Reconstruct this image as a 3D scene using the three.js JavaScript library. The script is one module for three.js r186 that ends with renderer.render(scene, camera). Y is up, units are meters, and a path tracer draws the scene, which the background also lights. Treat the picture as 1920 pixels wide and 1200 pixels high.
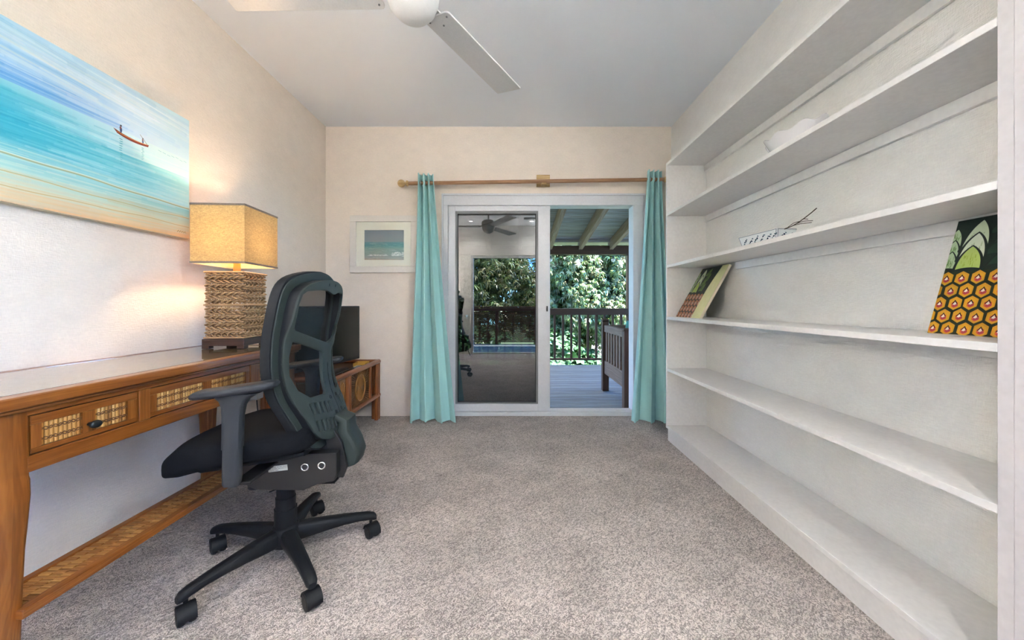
import * as THREE from 'three';
import { RoundedBoxGeometry } from 'three/addons/geometries/RoundedBoxGeometry.js';
import { mergeGeometries, mergeVertices, toCreasedNormals } from 'three/addons/utils/BufferGeometryUtils.js';
import { TessellateModifier } from 'three/addons/modifiers/TessellateModifier.js';
import { Sky } from 'three/addons/objects/Sky.js';

// ---------------------------------------------------------------- camera, sky, sun, exposure
const scene = new THREE.Scene();
const camera = new THREE.PerspectiveCamera(2 * Math.atan(600 / 680) * 180 / Math.PI, 1.6, 0.02, 400);
camera.position.set(0, 1.05, 0);
camera.lookAt(0, 1.05, -5);
camera.setViewOffset(1920, 1200, -3, 29, 1920, 1200);

const renderer = new THREE.WebGLRenderer({ antialias: true });
renderer.toneMapping = THREE.LinearToneMapping;
const K = 0.05; // unit of light: every source is K times its figure, the exposure 1 / K times
renderer.toneMappingExposure = 1.95 / K;
renderer.shadowMap.enabled = true;

const SUN = new THREE.Vector3(0.62, 0.76, 0.14).normalize();
const sky = new Sky();
sky.scale.setScalar(300);
sky.material.uniforms.turbidity.value = 6;
sky.material.uniforms.rayleigh.value = 0.55;
sky.material.uniforms.mieCoefficient.value = 0.004;
sky.material.uniforms.mieDirectionalG.value = 0.8;
sky.material.uniforms.sunPosition.value.copy(SUN);
scene.add(sky);
scene.environmentIntensity = 2.1 * K;
const sun = new THREE.DirectionalLight(new THREE.Color(1.0, 0.95, 0.86), 19 * K);
sun.position.copy(SUN).multiplyScalar(40);
sun.castShadow = true;
Object.assign(sun.shadow.camera, { left: -16, right: 16, top: 16, bottom: -16, near: 1, far: 90 });
scene.add(sun, sun.target);

// ---------------------------------------------------------------- helpers
function rng(seed) { let a = seed >>> 0; return () => { a = (a + 0x6D2B79F5) | 0; let t = Math.imul(a ^ (a >>> 15), 1 | a); t = (t + Math.imul(t ^ (t >>> 7), 61 | t)) ^ t; return ((t ^ (t >>> 14)) >>> 0) / 4294967296; }; }
const PI = Math.PI, lerp = (a, b, t) => a + (b - a) * t, clamp = (x, a = 0, b = 1) => Math.min(b, Math.max(a, x));
const smooth = (a, b, x) => { const t = clamp((x - a) / (b - a)); return t * t * (3 - 2 * t); };
const V = (x, y, z) => new THREE.Vector3(x, y, z);
function interp(tab, x) { // table of [x, y] with smooth steps between
  if (x <= tab[0][0]) return tab[0][1];
  for (let i = 1; i < tab.length; i++) if (x <= tab[i][0]) {
    const [x0, y0] = tab[i - 1], [x1, y1] = tab[i], h = x1 - x0, t = (x - x0) / h;
    const m0 = i > 1 ? (y1 - tab[i - 2][1]) / (x1 - tab[i - 2][0]) : (y1 - y0) / h, m1 = i < tab.length - 1 ? (tab[i + 1][1] - y0) / (tab[i + 1][0] - x0) : (y1 - y0) / h;
    const t2 = t * t, t3 = t2 * t;
    return (2 * t3 - 3 * t2 + 1) * y0 + (t3 - 2 * t2 + t) * h * m0 + (-2 * t3 + 3 * t2) * y1 + (t3 - t2) * h * m1;
  }
  return tab[tab.length - 1][1];
}
// tileable value noise: a lattice of nx by ny random numbers
function lattice(nx, ny, seed) {
  const r = rng(seed), g = new Float32Array(nx * ny).map(() => r());
  return (u, v) => {
    u = ((u % 1) + 1) % 1 * nx; v = ((v % 1) + 1) % 1 * ny;
    const i = Math.floor(u) % nx, j = Math.floor(v) % ny, fu = u - Math.floor(u), fv = v - Math.floor(v), i1 = (i + 1) % nx, j1 = (j + 1) % ny;
    const a = fu * fu * (3 - 2 * fu), b = fv * fv * (3 - 2 * fv);
    return lerp(lerp(g[j * nx + i], g[j * nx + i1], a), lerp(g[j1 * nx + i], g[j1 * nx + i1], a), b);
  };
}
function dataTex(w, h, fn, srgb) { // fn(u, v) -> [r, g, b] in 0..1
  const d = new Uint8Array(w * h * 4), o = [0, 0, 0];
  for (let j = 0, k = 0; j < h; j++) for (let i = 0; i < w; i++, k += 4) {
    const c = fn(i / w, j / h, o) || o;
    d[k] = clamp(c[0]) * 255; d[k + 1] = clamp(c[1]) * 255; d[k + 2] = clamp(c[2]) * 255; d[k + 3] = 255;
  }
  const t = new THREE.DataTexture(d, w, h, THREE.RGBAFormat);
  t.wrapS = t.wrapT = THREE.RepeatWrapping; t.magFilter = THREE.LinearFilter; t.minFilter = THREE.LinearMipmapLinearFilter; t.generateMipmaps = true;
  if (srgb) t.colorSpace = THREE.SRGBColorSpace;
  t.needsUpdate = true; return t;
}
function canvasTex(w, h, draw) {
  const c = document.createElement('canvas'); c.width = w; c.height = h;
  draw(c.getContext('2d'), w, h);
  const t = new THREE.CanvasTexture(c); t.colorSpace = THREE.SRGBColorSpace; t.magFilter = THREE.LinearFilter; return t;
}
const rep = (t, u, v) => { const c = t.clone(); c.repeat.set(u, v); c.needsUpdate = true; return c; };
const C = (r, g, b) => new THREE.Color().setRGB(r, g, b);
const S = (hex) => new THREE.Color(hex);
const mat = (o) => new THREE.MeshStandardMaterial(o);
const phys = (o) => new THREE.MeshPhysicalMaterial(o);

function uvBox(g, grain) { // uv in metres; u runs along the grain axis
  const p = g.attributes.position, n = g.attributes.normal, uv = new Float32Array(p.count * 2), ga = grain ? 'xyz'.indexOf(grain) : -1;
  for (let i = 0; i < p.count; i++) {
    const c = [p.getX(i), p.getY(i), p.getZ(i)], m = [Math.abs(n.getX(i)), Math.abs(n.getY(i)), Math.abs(n.getZ(i))];
    const d = m[0] > m[1] && m[0] > m[2] ? 0 : m[1] > m[2] ? 1 : 2;
    let [a, b] = [0, 1, 2].filter((k) => k !== d);
    if (d === 0) [a, b] = [2, 1];
    if (ga >= 0 && d !== ga && b === ga) [a, b] = [b, a];
    uv[2 * i] = c[a]; uv[2 * i + 1] = c[b];
  }
  g.setAttribute('uv', new THREE.BufferAttribute(uv, 2)); return g;
}
function clean(g) { g = g.index ? g.toNonIndexed() : g; for (const k of Object.keys(g.attributes)) if (!['position', 'normal', 'uv'].includes(k)) g.deleteAttribute(k); if (!g.attributes.uv) uvBox(g); g.morphAttributes = {}; return g; }
const join = (...gs) => mergeGeometries(gs.flat().map(clean));
const box = (w, h, d, x = 0, y = 0, z = 0, grain) => uvBox(new THREE.BoxGeometry(w, h, d).translate(x, y, z), grain);
const rbox = (w, h, d, x = 0, y = 0, z = 0, r = 0.004, grain, seg = 2) => uvBox(new RoundedBoxGeometry(w, h, d, seg, Math.min(r, w / 2.01, h / 2.01, d / 2.01)).translate(x, y, z), grain);
// box given by its two corners
const span = (x0, x1, y0, y1, z0, z1, r = 0, grain) => r ? rbox(x1 - x0, y1 - y0, z1 - z0, (x0 + x1) / 2, (y0 + y1) / 2, (z0 + z1) / 2, r, grain) : box(x1 - x0, y1 - y0, z1 - z0, (x0 + x1) / 2, (y0 + y1) / 2, (z0 + z1) / 2, grain);
const cyl = (r0, r1, h, x = 0, y = 0, z = 0, seg = 24, axis) => { const g = new THREE.CylinderGeometry(r1, r0, h, seg); if (axis === 'x') g.rotateZ(-PI / 2); if (axis === 'z') g.rotateX(PI / 2); return g.translate(x, y, z); };
const lathe = (pts, seg = 32) => new THREE.LatheGeometry(pts.map(([r, y]) => new THREE.Vector2(r, y)), seg);
const tube = (pts, r, seg = 24, rad = 8, closed = false) => new THREE.TubeGeometry(new THREE.CatmullRomCurve3(pts.map((p) => Array.isArray(p) ? V(...p) : p), closed), seg, r, rad, closed);
const bar = (a, b, r, rad = 8) => new THREE.TubeGeometry(new THREE.LineCurve3(V(...a), V(...b)), 1, r, rad);
function rod(a, b, r, rad = 12) { // closed cylinder between two points
  const A = V(...a), B = V(...b), d = B.clone().sub(A), g = new THREE.CylinderGeometry(r, r, d.length(), rad);
  g.applyQuaternion(new THREE.Quaternion().setFromUnitVectors(V(0, 1, 0), d.clone().normalize()));
  return g.translate((A.x + B.x) / 2, (A.y + B.y) / 2, (A.z + B.z) / 2);
}
// loft of superellipse rings: rows of {p:[x,y,z], a:[ax,ay,az] half-axis, b:[..] half-axis, n: power}
function loft(rows, seg = 20, caps = true) {
  const pos = [], idx = [], uv = [];
  let run = 0;
  rows.forEach((q, i) => {
    if (i) run += Math.hypot(...q.p.map((c, k) => c - rows[i - 1].p[k]));
    for (let j = 0; j <= seg; j++) {
      const t = j / seg * 2 * PI, n = q.n || 2, c = Math.cos(t), s = Math.sin(t), e = 2 / n, cc = Math.sign(c) * Math.abs(c) ** e, ss = Math.sign(s) * Math.abs(s) ** e;
      for (let k = 0; k < 3; k++) pos.push(q.p[k] + q.a[k] * cc + q.b[k] * ss);
      uv.push(run, j / seg * 0.2);
    }
  });
  const w = seg + 1;
  for (let i = 0; i + 1 < rows.length; i++) for (let j = 0; j < seg; j++) { const a = i * w + j; idx.push(a, a + 1, a + w, a + 1, a + w + 1, a + w); }
  if (caps) for (const [i, flip] of [[0, 0], [rows.length - 1, 1]]) {
    const c = pos.length / 3; pos.push(...rows[i].p); uv.push(0, 0);
    for (let j = 0; j < seg; j++) { const a = i * w + j; flip ? idx.push(c, a, a + 1) : idx.push(c, a + 1, a); }
  }
  const g = new THREE.BufferGeometry();
  g.setAttribute('position', new THREE.Float32BufferAttribute(pos, 3)); g.setAttribute('uv', new THREE.Float32BufferAttribute(uv, 2)); g.setIndex(idx);
  // keep the outside outside
  const vol = signedVolume(g); if (vol < 0) { const ix = g.index.array; for (let i = 0; i < ix.length; i += 3) [ix[i + 1], ix[i + 2]] = [ix[i + 2], ix[i + 1]]; }
  g.computeVertexNormals();
  return toCreasedNormals(g, 0.7);
}
function signedVolume(g) { const p = g.attributes.position, ix = g.index.array; let v = 0; const a = V(), b = V(), c = V(); for (let i = 0; i < ix.length; i += 3) { a.fromBufferAttribute(p, ix[i]); b.fromBufferAttribute(p, ix[i + 1]); c.fromBufferAttribute(p, ix[i + 2]); v += a.dot(b.cross(c)); } return v; }
// a sheet with thickness over u, v in 0..1
function sheet(fn, nu, nv, th, uvScale = [1, 1]) {
  const pos = [], uv = [], idx = [], P = [], w = nu + 1, e = 1e-3;
  for (let j = 0; j <= nv; j++) for (let i = 0; i <= nu; i++) {
    const u = i / nu, v = j / nv, p = fn(u, v), du = fn(Math.min(1, u + e), v).sub(fn(Math.max(0, u - e), v)), dv = fn(u, Math.min(1, v + e)).sub(fn(u, Math.max(0, v - e)));
    P.push([p, du.cross(dv).normalize()]);
  }
  for (const s of [1, -1]) P.forEach(([p, n], k) => { pos.push(p.x + n.x * s * th / 2, p.y + n.y * s * th / 2, p.z + n.z * s * th / 2); uv.push((k % w) / nu * uvScale[0], Math.floor(k / w) / nv * uvScale[1]); });
  const N = P.length, q = (a, b, c, d) => idx.push(a, b, c, a, c, d);
  for (let j = 0; j < nv; j++) for (let i = 0; i < nu; i++) { const a = j * w + i; q(a, a + 1, a + w + 1, a + w); q(N + a, N + a + w, N + a + w + 1, N + a + 1); }
  for (let i = 0; i < nu; i++) { q(i, N + i, N + i + 1, i + 1); const a = nv * w + i; q(a, a + 1, N + a + 1, N + a); }
  for (let j = 0; j < nv; j++) { const a = j * w; q(a, a + w, N + a + w, N + a); const b = a + nu; q(b, N + b, N + b + w, b + w); }
  const g = new THREE.BufferGeometry();
  g.setAttribute('position', new THREE.Float32BufferAttribute(pos, 3)); g.setAttribute('uv', new THREE.Float32BufferAttribute(uv, 2)); g.setIndex(idx); g.computeVertexNormals();
  return toCreasedNormals(g, 1.0);
}
function extrude(shape, depth, bevel = 0, seg = 12) { return new THREE.ExtrudeGeometry(shape, { depth, bevelEnabled: bevel > 0, bevelThickness: bevel, bevelSize: bevel, bevelOffset: -bevel, bevelSegments: 2, curveSegments: seg }); }
function poly(pts, holes = []) { const s = new THREE.Shape(pts.map(([x, y]) => new THREE.Vector2(x, y))); for (const h of holes) s.holes.push(new THREE.Path(h.map(([x, y]) => new THREE.Vector2(x, y)))); return s; }

const counts = {};
function numbered(name) { const n = counts[name] = (counts[name] ?? -1) + 1; return n ? name + '_' + String(n).padStart(3, '0') : name; }
function mesh(name, g, m, parent) { const o = new THREE.Mesh(g, m); o.name = parent ? name : numbered(name); o.castShadow = o.receiveShadow = true; (parent || scene).add(o); return o; }
function tag(o, label, category, group) { o.userData.label = label; o.userData.category = category; if (group) o.userData.group = group; return o; }
function thing(name, label, category, pos = [0, 0, 0], turn = 0, group) { const o = new THREE.Group(); o.name = numbered(name); o.position.set(...pos); o.rotation.y = turn; scene.add(o); return tag(o, label, category, group); }
function struct(name, g, m, label, category) { const o = g ? new THREE.Mesh(g, m) : new THREE.Group(); o.name = name; if (g) o.castShadow = o.receiveShadow = true; scene.add(o); o.userData.kind = 'structure'; if (label) tag(o, label, category || name.split('_')[0]); return o; }

// ---------------------------------------------------------------- textures and materials
const n8 = lattice(8, 8, 1), n32 = lattice(32, 32, 2), n128 = lattice(128, 128, 3), n512 = lattice(512, 512, 4);
const carpetH = (() => { const a = lattice(300, 300, 11), b = lattice(520, 520, 12), d = lattice(90, 90, 13), e = lattice(12, 12, 14); return (u, v) => { const w = d(u, v) * 0.012; return 0.5 * a(u + w, v - w) + 0.35 * b(u - w, v + w) + 0.1 * d(v, u) + 0.05 * e(u, v); }; })();
const carpetTwo = lattice(340, 340, 17);
const CH = new Float32Array(2048 * 2048); for (let j = 0, k = 0; j < 2048; j++) for (let i = 0; i < 2048; i++, k++) CH[k] = carpetH(i / 2048, j / 2048);
const carpetAt = (u, v) => CH[Math.round(v * 2048) * 2048 + Math.round(u * 2048)];
const carpetMap = dataTex(2048, 2048, (u, v, o) => { const h = smooth(0.22, 0.74, carpetAt(u, v)), t = carpetTwo(u, v), big = 0.94 + 0.1 * n8(u, v) + 0.04 * n32(u, v); const k = (0.66 + 0.34 * h) * big * (t > 0.82 ? 0.86 : 1); o[0] = 0.93 * k; o[1] = 0.875 * k; o[2] = 0.835 * k; }, true);
const carpetBump = dataTex(2048, 2048, (u, v, o) => { o[0] = o[1] = o[2] = smooth(0.2, 0.8, carpetAt(u, v)); });
const weaveH = (() => { const a = lattice(40, 256, 21), b = lattice(256, 60, 22); return (u, v) => 0.62 * a(u, v) + 0.38 * b(u, v); })();
const weaveTex = dataTex(1024, 1024, (u, v, o) => { o[0] = o[1] = o[2] = weaveH(u, v); });
const wallTint = dataTex(1024, 1024, (u, v, o) => { const k = 0.95 + 0.05 * weaveH(u, v) + 0.02 * (n8(u, v) - 0.5); o[0] = o[1] = o[2] = k; }, true);
const grainF = (() => { const a = lattice(5, 40, 31), b = lattice(12, 200, 32), c = lattice(40, 400, 33), d = lattice(3, 6, 34); return (u, v) => { const w = d(u, v) * 0.12; return 0.45 * a(u, v + w) + 0.35 * b(u, v + w) + 0.2 * c(u, v); }; })();
const grainTex = dataTex(1024, 512, (u, v, o) => { const k = grainF(u, v), s = smooth(0.2, 0.85, k); o[0] = lerp(0.80, 1, s); o[1] = lerp(0.73, 1, s); o[2] = lerp(0.64, 1, s); }, true);
const grainBump = dataTex(1024, 512, (u, v, o) => { o[0] = o[1] = o[2] = grainF(u, v); });
const linenTex = dataTex(512, 512, (u, v, o) => { const k = 0.78 + 0.3 * weaveH(u, v) - 0.08 * n128(u, v); o[0] = k; o[1] = k; o[2] = k; }, true);
const greyTex = dataTex(512, 512, (u, v, o) => { const k = 0.75 + 0.18 * n32(u, v) + 0.12 * n128(u, v); o[0] = o[1] = o[2] = k; }, true);
const fineBump = dataTex(512, 512, (u, v, o) => { o[0] = o[1] = o[2] = n512(u, v); });
const scuffTex = dataTex(1024, 1024, (u, v, o) => { const a = n8(u, v), b = n32(u * 1.0, v), c = n128(u, v); const s = smooth(0.62, 0.85, 0.55 * b + 0.45 * c) * smooth(0.45, 0.8, a); const k = 0.97 + 0.03 * c - 0.035 * s; o[0] = o[1] = o[2] = k; }, true);

const wood = (col, rough = 0.42, extra = {}) => phys({ color: col, map: rep(grainTex, 1, 4), bumpMap: rep(grainBump, 1, 4), bumpScale: 0.0006, roughness: rough, ...extra });
const M = {
  wall: mat({ color: C(0.86, 0.755, 0.65), map: rep(wallTint, 2, 2), bumpMap: rep(weaveTex, 2, 2), bumpScale: 0.0012, roughness: 0.78 }),
  wallWhite: mat({ color: C(0.86, 0.845, 0.81), map: rep(wallTint, 2, 2), bumpMap: rep(weaveTex, 2, 2), bumpScale: 0.0014, roughness: 0.7 }),
  ceiling: mat({ color: C(0.89, 0.92, 0.955), roughness: 0.9, bumpMap: rep(fineBump, 1, 1), bumpScale: 0.0004 }),
  carpet: mat({ color: C(0.74, 0.745, 0.755), map: rep(carpetMap, 0.9, 0.9), bumpMap: rep(carpetBump, 0.9, 0.9), bumpScale: 0.0035, roughness: 1 }),
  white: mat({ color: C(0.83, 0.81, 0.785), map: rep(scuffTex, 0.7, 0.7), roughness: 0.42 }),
  postShaded: mat({ color: C(0.66, 0.625, 0.625), map: rep(scuffTex, 0.7, 0.7), roughness: 0.45 }),  // bookcase white with the shade of the near end put into its colour
  alu: phys({ color: C(0.66, 0.665, 0.69), roughness: 0.35, map: rep(scuffTex, 1, 1) }),
  rubber: mat({ color: C(0.02, 0.02, 0.02), roughness: 0.6 }),
  greySeal: mat({ color: C(0.22, 0.225, 0.225), roughness: 0.5 }),
  glassDoor: phys({ color: C(0.035, 0.04, 0.036), transmission: 1, thickness: 0, roughness: 0.0, ior: 2.333 }),
  glassClear: phys({ color: C(0.92, 0.95, 0.94), transmission: 1, thickness: 0, roughness: 0.0, ior: 1.5 }),
  desk: wood(C(0.31, 0.108, 0.020), 0.32, { clearcoat: 0.35, clearcoatRoughness: 0.25 }),
  deskDark: wood(C(0.20, 0.075, 0.018), 0.4),
  bamboo: [C(0.72, 0.42, 0.125), C(0.58, 0.30, 0.075), C(0.80, 0.52, 0.20), C(0.46, 0.22, 0.05)].map((c) => mat({ color: c, map: rep(grainTex, 3, 8), roughness: 0.4 })),
  caneShelf: [C(0.46, 0.23, 0.075), C(0.36, 0.16, 0.05), C(0.52, 0.29, 0.10)].map((c) => mat({ color: c, map: rep(grainTex, 3, 8), roughness: 0.45 })),
  inlay: [C(0.80, 0.60, 0.34), C(0.74, 0.53, 0.28), C(0.84, 0.66, 0.41)].map((c) => mat({ color: c, map: rep(grainTex, 3, 8), roughness: 0.4 })),
  lash: mat({ color: C(0.16, 0.065, 0.02), roughness: 0.6 }),
  rattanPole: wood(C(0.30, 0.095, 0.022), 0.3, { clearcoat: 0.4, clearcoatRoughness: 0.2 }),
  rattanDark: mat({ color: C(0.10, 0.042, 0.015), map: rep(grainTex, 4, 10), roughness: 0.5 }),
  rattanCore: mat({ color: C(0.28, 0.14, 0.05), map: rep(grainTex, 4, 10), roughness: 0.5 }),
  rattanGold: mat({ color: C(0.42, 0.20, 0.05), map: rep(grainTex, 4, 10), roughness: 0.45 }),
  knob: mat({ color: C(0.03, 0.035, 0.035), roughness: 0.28, metalness: 0.6 }),
  plastic: phys({ color: C(0.009, 0.010, 0.012), roughness: 0.5, specularIntensity: 0.42, bumpMap: rep(fineBump, 6, 6), bumpScale: 0.0002 }),
  plasticLit: phys({ specularIntensity: 0.5, color: C(0.027, 0.037, 0.034), roughness: 0.42, bumpMap: rep(fineBump, 6, 6), bumpScale: 0.0003 }),  // chair plastic, daylight sheen of its rear faces put into the colour
  armPlastic: phys({ color: C(0.026, 0.03, 0.036), roughness: 0.42, specularIntensity: 0.7, bumpMap: rep(fineBump, 6, 6), bumpScale: 0.0003 }),
  fabricBlack: phys({ specularIntensity: 0.25, color: C(0.007, 0.008, 0.010), roughness: 0.95, bumpMap: rep(weaveTex, 12, 12), bumpScale: 0.0005 }),
  meshBlack: mat({ color: C(0.008, 0.009, 0.009), roughness: 0.8, transparent: true, opacity: 0.72, side: THREE.DoubleSide }),
  metalBlack: mat({ color: C(0.012, 0.012, 0.013), roughness: 0.35 }),
  chrome: mat({ color: C(0.75, 0.75, 0.75), roughness: 0.18, metalness: 1 }),
  screen: phys({ color: C(0.006, 0.007, 0.006), roughness: 0.22 }),
  shade: phys({ color: C(0.66, 0.43, 0.17), map: rep(linenTex, 3, 3), bumpMap: rep(weaveTex, 6, 6), bumpScale: 0.0004, roughness: 0.95, transmission: 0.075, thickness: 0, side: THREE.DoubleSide }),
  shadeTrim: mat({ color: C(0.30, 0.23, 0.17), map: rep(linenTex, 6, 6), roughness: 0.9 }),
  seagrass: mat({ color: C(0.50, 0.33, 0.175), map: rep(grainTex, 8, 3), roughness: 0.8 }),
  seagrassB: mat({ color: C(0.42, 0.265, 0.13), map: rep(grainTex, 8, 3), roughness: 0.8 }),
  lampWood: wood(C(0.055, 0.022, 0.012), 0.35),
  brass: mat({ color: C(0.55, 0.33, 0.12), roughness: 0.35, metalness: 0.5 }),
  rodWood: wood(C(0.50, 0.30, 0.17), 0.5),
  pine: wood(C(0.72, 0.52, 0.25), 0.5),
  curtain: mat({ color: C(0.40, 0.68, 0.66), roughness: 0.8, bumpMap: rep(weaveTex, 3, 6), bumpScale: 0.0005, side: THREE.DoubleSide }),
  fanWhite: phys({ color: C(0.76, 0.755, 0.73), roughness: 0.35, map: rep(scuffTex, 2, 2) }),
  frameWhite: mat({ color: C(0.78, 0.72, 0.655), roughness: 0.5, map: rep(scuffTex, 2, 2) }),
  frameCream: mat({ color: C(0.80, 0.72, 0.64), roughness: 0.5 }),
  matBoard: mat({ color: C(0.88, 0.82, 0.72), roughness: 0.9 }),
  canvasEdge: mat({ color: C(0.75, 0.66, 0.5), roughness: 0.9 }),
  ceramic: phys({ color: C(0.78, 0.77, 0.78), roughness: 0.18, clearcoat: 0.5 }),
  twig: mat({ color: C(0.06, 0.045, 0.03), roughness: 0.9 }),
  darkTimber: wood(C(0.085, 0.04, 0.022), 0.55),
  rafter: wood(C(0.31, 0.245, 0.215), 0.75),
  benchTimber: wood(C(0.22, 0.15, 0.12), 0.6),
  skyBlueBoards: [C(0.28, 0.365, 0.48), C(0.25, 0.33, 0.44), C(0.31, 0.40, 0.52)].map((c) => wood(c, 0.6)),  // grey boards with the blue of the sky light put into their colour
  roofBoards: [C(0.40, 0.43, 0.49), C(0.36, 0.39, 0.45), C(0.45, 0.47, 0.53)].map((c) => wood(c, 0.8)),
  paleTimber: wood(C(0.5, 0.5, 0.52), 0.7),
  extWall: mat({ color: C(0.6, 0.58, 0.54), roughness: 0.9 }),
  cushionTeal: mat({ color: C(0.10, 0.36, 0.33), roughness: 0.9, bumpMap: rep(weaveTex, 4, 4), bumpScale: 0.0006 }),
  cushionGrey: mat({ color: C(0.5, 0.5, 0.48), roughness: 0.9 }),
  leaf: mat({ color: 0xffffff, roughness: 0.34, side: THREE.DoubleSide }),
  bark: mat({ color: C(0.16, 0.12, 0.09), map: rep(greyTex, 2, 2), roughness: 0.95 }),
  grassGround: mat({ color: C(0.13, 0.17, 0.06), map: rep(greyTex, 0.4, 0.4), roughness: 1 }),
  drive: mat({ color: C(0.66, 0.56, 0.53), map: rep(greyTex, 0.3, 0.3), roughness: 0.95 }),
  cable: mat({ color: C(0.012, 0.012, 0.012), roughness: 0.5 }),
  plug: mat({ color: C(0.55, 0.56, 0.58), roughness: 0.45 }),
  screenBrown: wood(C(0.20, 0.075, 0.045), 0.6),
  bulbGlass: phys({ color: C(0.95, 0.95, 0.93), roughness: 0.15, transmission: 0.4, thickness: 0 }),
};

// ---------------------------------------------------------------- room shell
const XL = -1.77, XR = 1.484, ZB = -3.416, ZF = 0.77, H = 2.725;
struct('floor', span(XL - 0.1, XR + 0.1, -0.12, 0, ZB - 0.03, ZF + 0.1), M.carpet, 'speckled beige-grey loop carpet covering the room floor', 'carpet');
struct('ceiling', span(XL - 0.1, XR + 0.1, H, H + 0.14, ZB - 0.14, ZF + 0.1), M.ceiling, 'plain white flat ceiling above the fan', 'ceiling');
struct('wall_left', span(XL - 0.12, XL, 0, H, ZB - 0.14, ZF + 0.12), M.wall, 'cream textured wall behind the desk and the seascape', 'wall');
struct('wall_right', span(XR, XR + 0.12, 0, H, ZB - 0.14, ZF + 0.12), M.wallWhite, 'off-white textured wall behind the bookcase', 'wall');
const DX0 = -0.659, DX1 = 1.222, DY = 2.076; // garden door opening
struct('wall_back', join(span(XL, DX0, 0, H, ZB - 0.14, ZB), span(DX1, XR, 0, H, ZB - 0.14, ZB), span(DX0, DX1, DY, H, ZB - 0.14, ZB)), M.wall, 'cream textured wall around the sliding deck door', 'wall');
const FX0 = -0.905, FX1 = 0.62, FY = 2.09; // door opening behind the viewer
struct('wall_front', join(span(XL, FX0, 0, H, ZF, ZF + 0.12), span(FX1, XR, 0, H, ZF, ZF + 0.12), span(FX0, FX1, FY, H, ZF, ZF + 0.12)), M.wallWhite, 'pale wall around the wide rear doorway, mirrored in the door glass', 'wall');

// sliding door to the deck
{
  const d = struct('door_1', null, null, 'white aluminium sliding door with one dark mirrored pane, right half open', 'door');
  const z0 = ZB - 0.13, z1 = ZB + 0.004, r = 0.003;
  mesh('frame_head', span(DX0, DX1, 1.985, DY, z0, z1, r), M.alu, d);
  mesh('frame_jamb', span(DX0, DX0 + 0.04, 0.0, 1.985, z0, z1, r), M.alu, d);
  mesh('frame_jamb', span(1.125, DX1, 0.0, 1.985, z0, z1, r), M.alu, d);
  mesh('sill', join(span(DX0 + 0.04, 1.125, 0.0, 0.035, z0, z1, r), span(DX0 + 0.04, 1.125, 0.035, 0.05, ZB - 0.035, ZB - 0.03), span(DX0 + 0.04, 1.125, 0.035, 0.05, ZB - 0.09, ZB - 0.085)), M.alu, d);
  mesh('architrave', join(span(DX0 - 0.018, DX1 + 0.018, DY, DY + 0.018, ZB - 0.004, ZB + 0.012, 0.003), span(DX0 - 0.018, DX0, 0, DY, ZB - 0.004, ZB + 0.012, 0.003), span(DX1, DX1 + 0.018, 0, DY, ZB - 0.004, ZB + 0.012, 0.003)), M.alu, d);
  const sx0 = DX0 + 0.04, sx1 = 0.345, gx0 = -0.552, gx1 = 0.232, gy0 = 0.108, gy1 = 1.935, sz0 = ZB - 0.075, sz1 = ZB - 0.018;
  const sash = mesh('door_panel', join(span(sx0, gx0, 0.04, 1.985, sz0, sz1, r), span(gx1, sx1, 0.04, 1.985, sz0, sz1, r), span(gx0, gx1, gy1, 1.985, sz0, sz1, r), span(gx0, gx1, 0.04, gy0, sz0, sz1, r)), M.alu, d);
  mesh('glazing_bead', join(span(gx0, gx0 + 0.018, gy0, gy1, sz0 + 0.012, sz1 - 0.008), span(gx1 - 0.018, gx1, gy0, gy1, sz0 + 0.012, sz1 - 0.008), span(gx0 + 0.018, gx1 - 0.018, gy1 - 0.022, gy1, sz0 + 0.012, sz1 - 0.008), span(gx0 + 0.018, gx1 - 0.018, gy0, gy0 + 0.012, sz0 + 0.012, sz1 - 0.008)), M.greySeal, sash);
  mesh('seal', join(span(gx0 + 0.018, gx0 + 0.024, gy0 + 0.012, gy1 - 0.022, sz0 + 0.02, sz1 - 0.014), span(gx1 - 0.024, gx1 - 0.018, gy0 + 0.012, gy1 - 0.022, sz0 + 0.02, sz1 - 0.014), span(gx0 + 0.024, gx1 - 0.024, gy1 - 0.029, gy1 - 0.022, sz0 + 0.02, sz1 - 0.014), span(gx0 + 0.024, gx1 - 0.024, gy0 + 0.012, gy0 + 0.018, sz0 + 0.02, sz1 - 0.014)), M.rubber, sash);
  const pane = new THREE.PlaneGeometry(gx1 - gx0 - 0.046, gy1 - gy0 - 0.045); pane.translate((gx0 + gx1) / 2, (gy0 + gy1) / 2 - 0.004, sz0 + 0.028);
  mesh('glass_pane', pane, M.glassDoor, sash).userData.label = 'dark reflective tinted glass pane';
  const lx = sx1 - 0.028;
  mesh('latch', join(span(lx - 0.007, lx + 0.007, 0.985, 1.035, sz1, sz1 + 0.006, 0.002), rod([lx, 1.02, sz1 + 0.006], [lx, 1.02, sz1 + 0.026], 0.004), rod([lx, 0.99, sz1 + 0.004], [lx, 0.99, sz1 + 0.012], 0.005)), M.metalBlack, sash);
  mesh('pull', span(gx1 + 0.004, gx1 + 0.022, 1.0, 1.02, sz1, sz1 + 0.02, 0.003), M.alu, sash);
}
// open doorway behind the viewer (seen mirrored in the glass)
{
  const d = struct('door_2', null, null, 'white framed open rear doorway, seen mirrored in the door glass', 'door');
  mesh('frame', join(span(FX0, FX0 + 0.05, 0, FY, ZF + 0.01, ZF + 0.11), span(FX1 - 0.05, FX1, 0, FY, ZF + 0.01, ZF + 0.11), span(FX0 + 0.05, FX1 - 0.05, FY - 0.05, FY, ZF + 0.01, ZF + 0.11), span(FX0 + 0.05, FX1 - 0.05, 0, 0.03, ZF + 0.01, ZF + 0.11)), M.alu, d);
}
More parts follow.
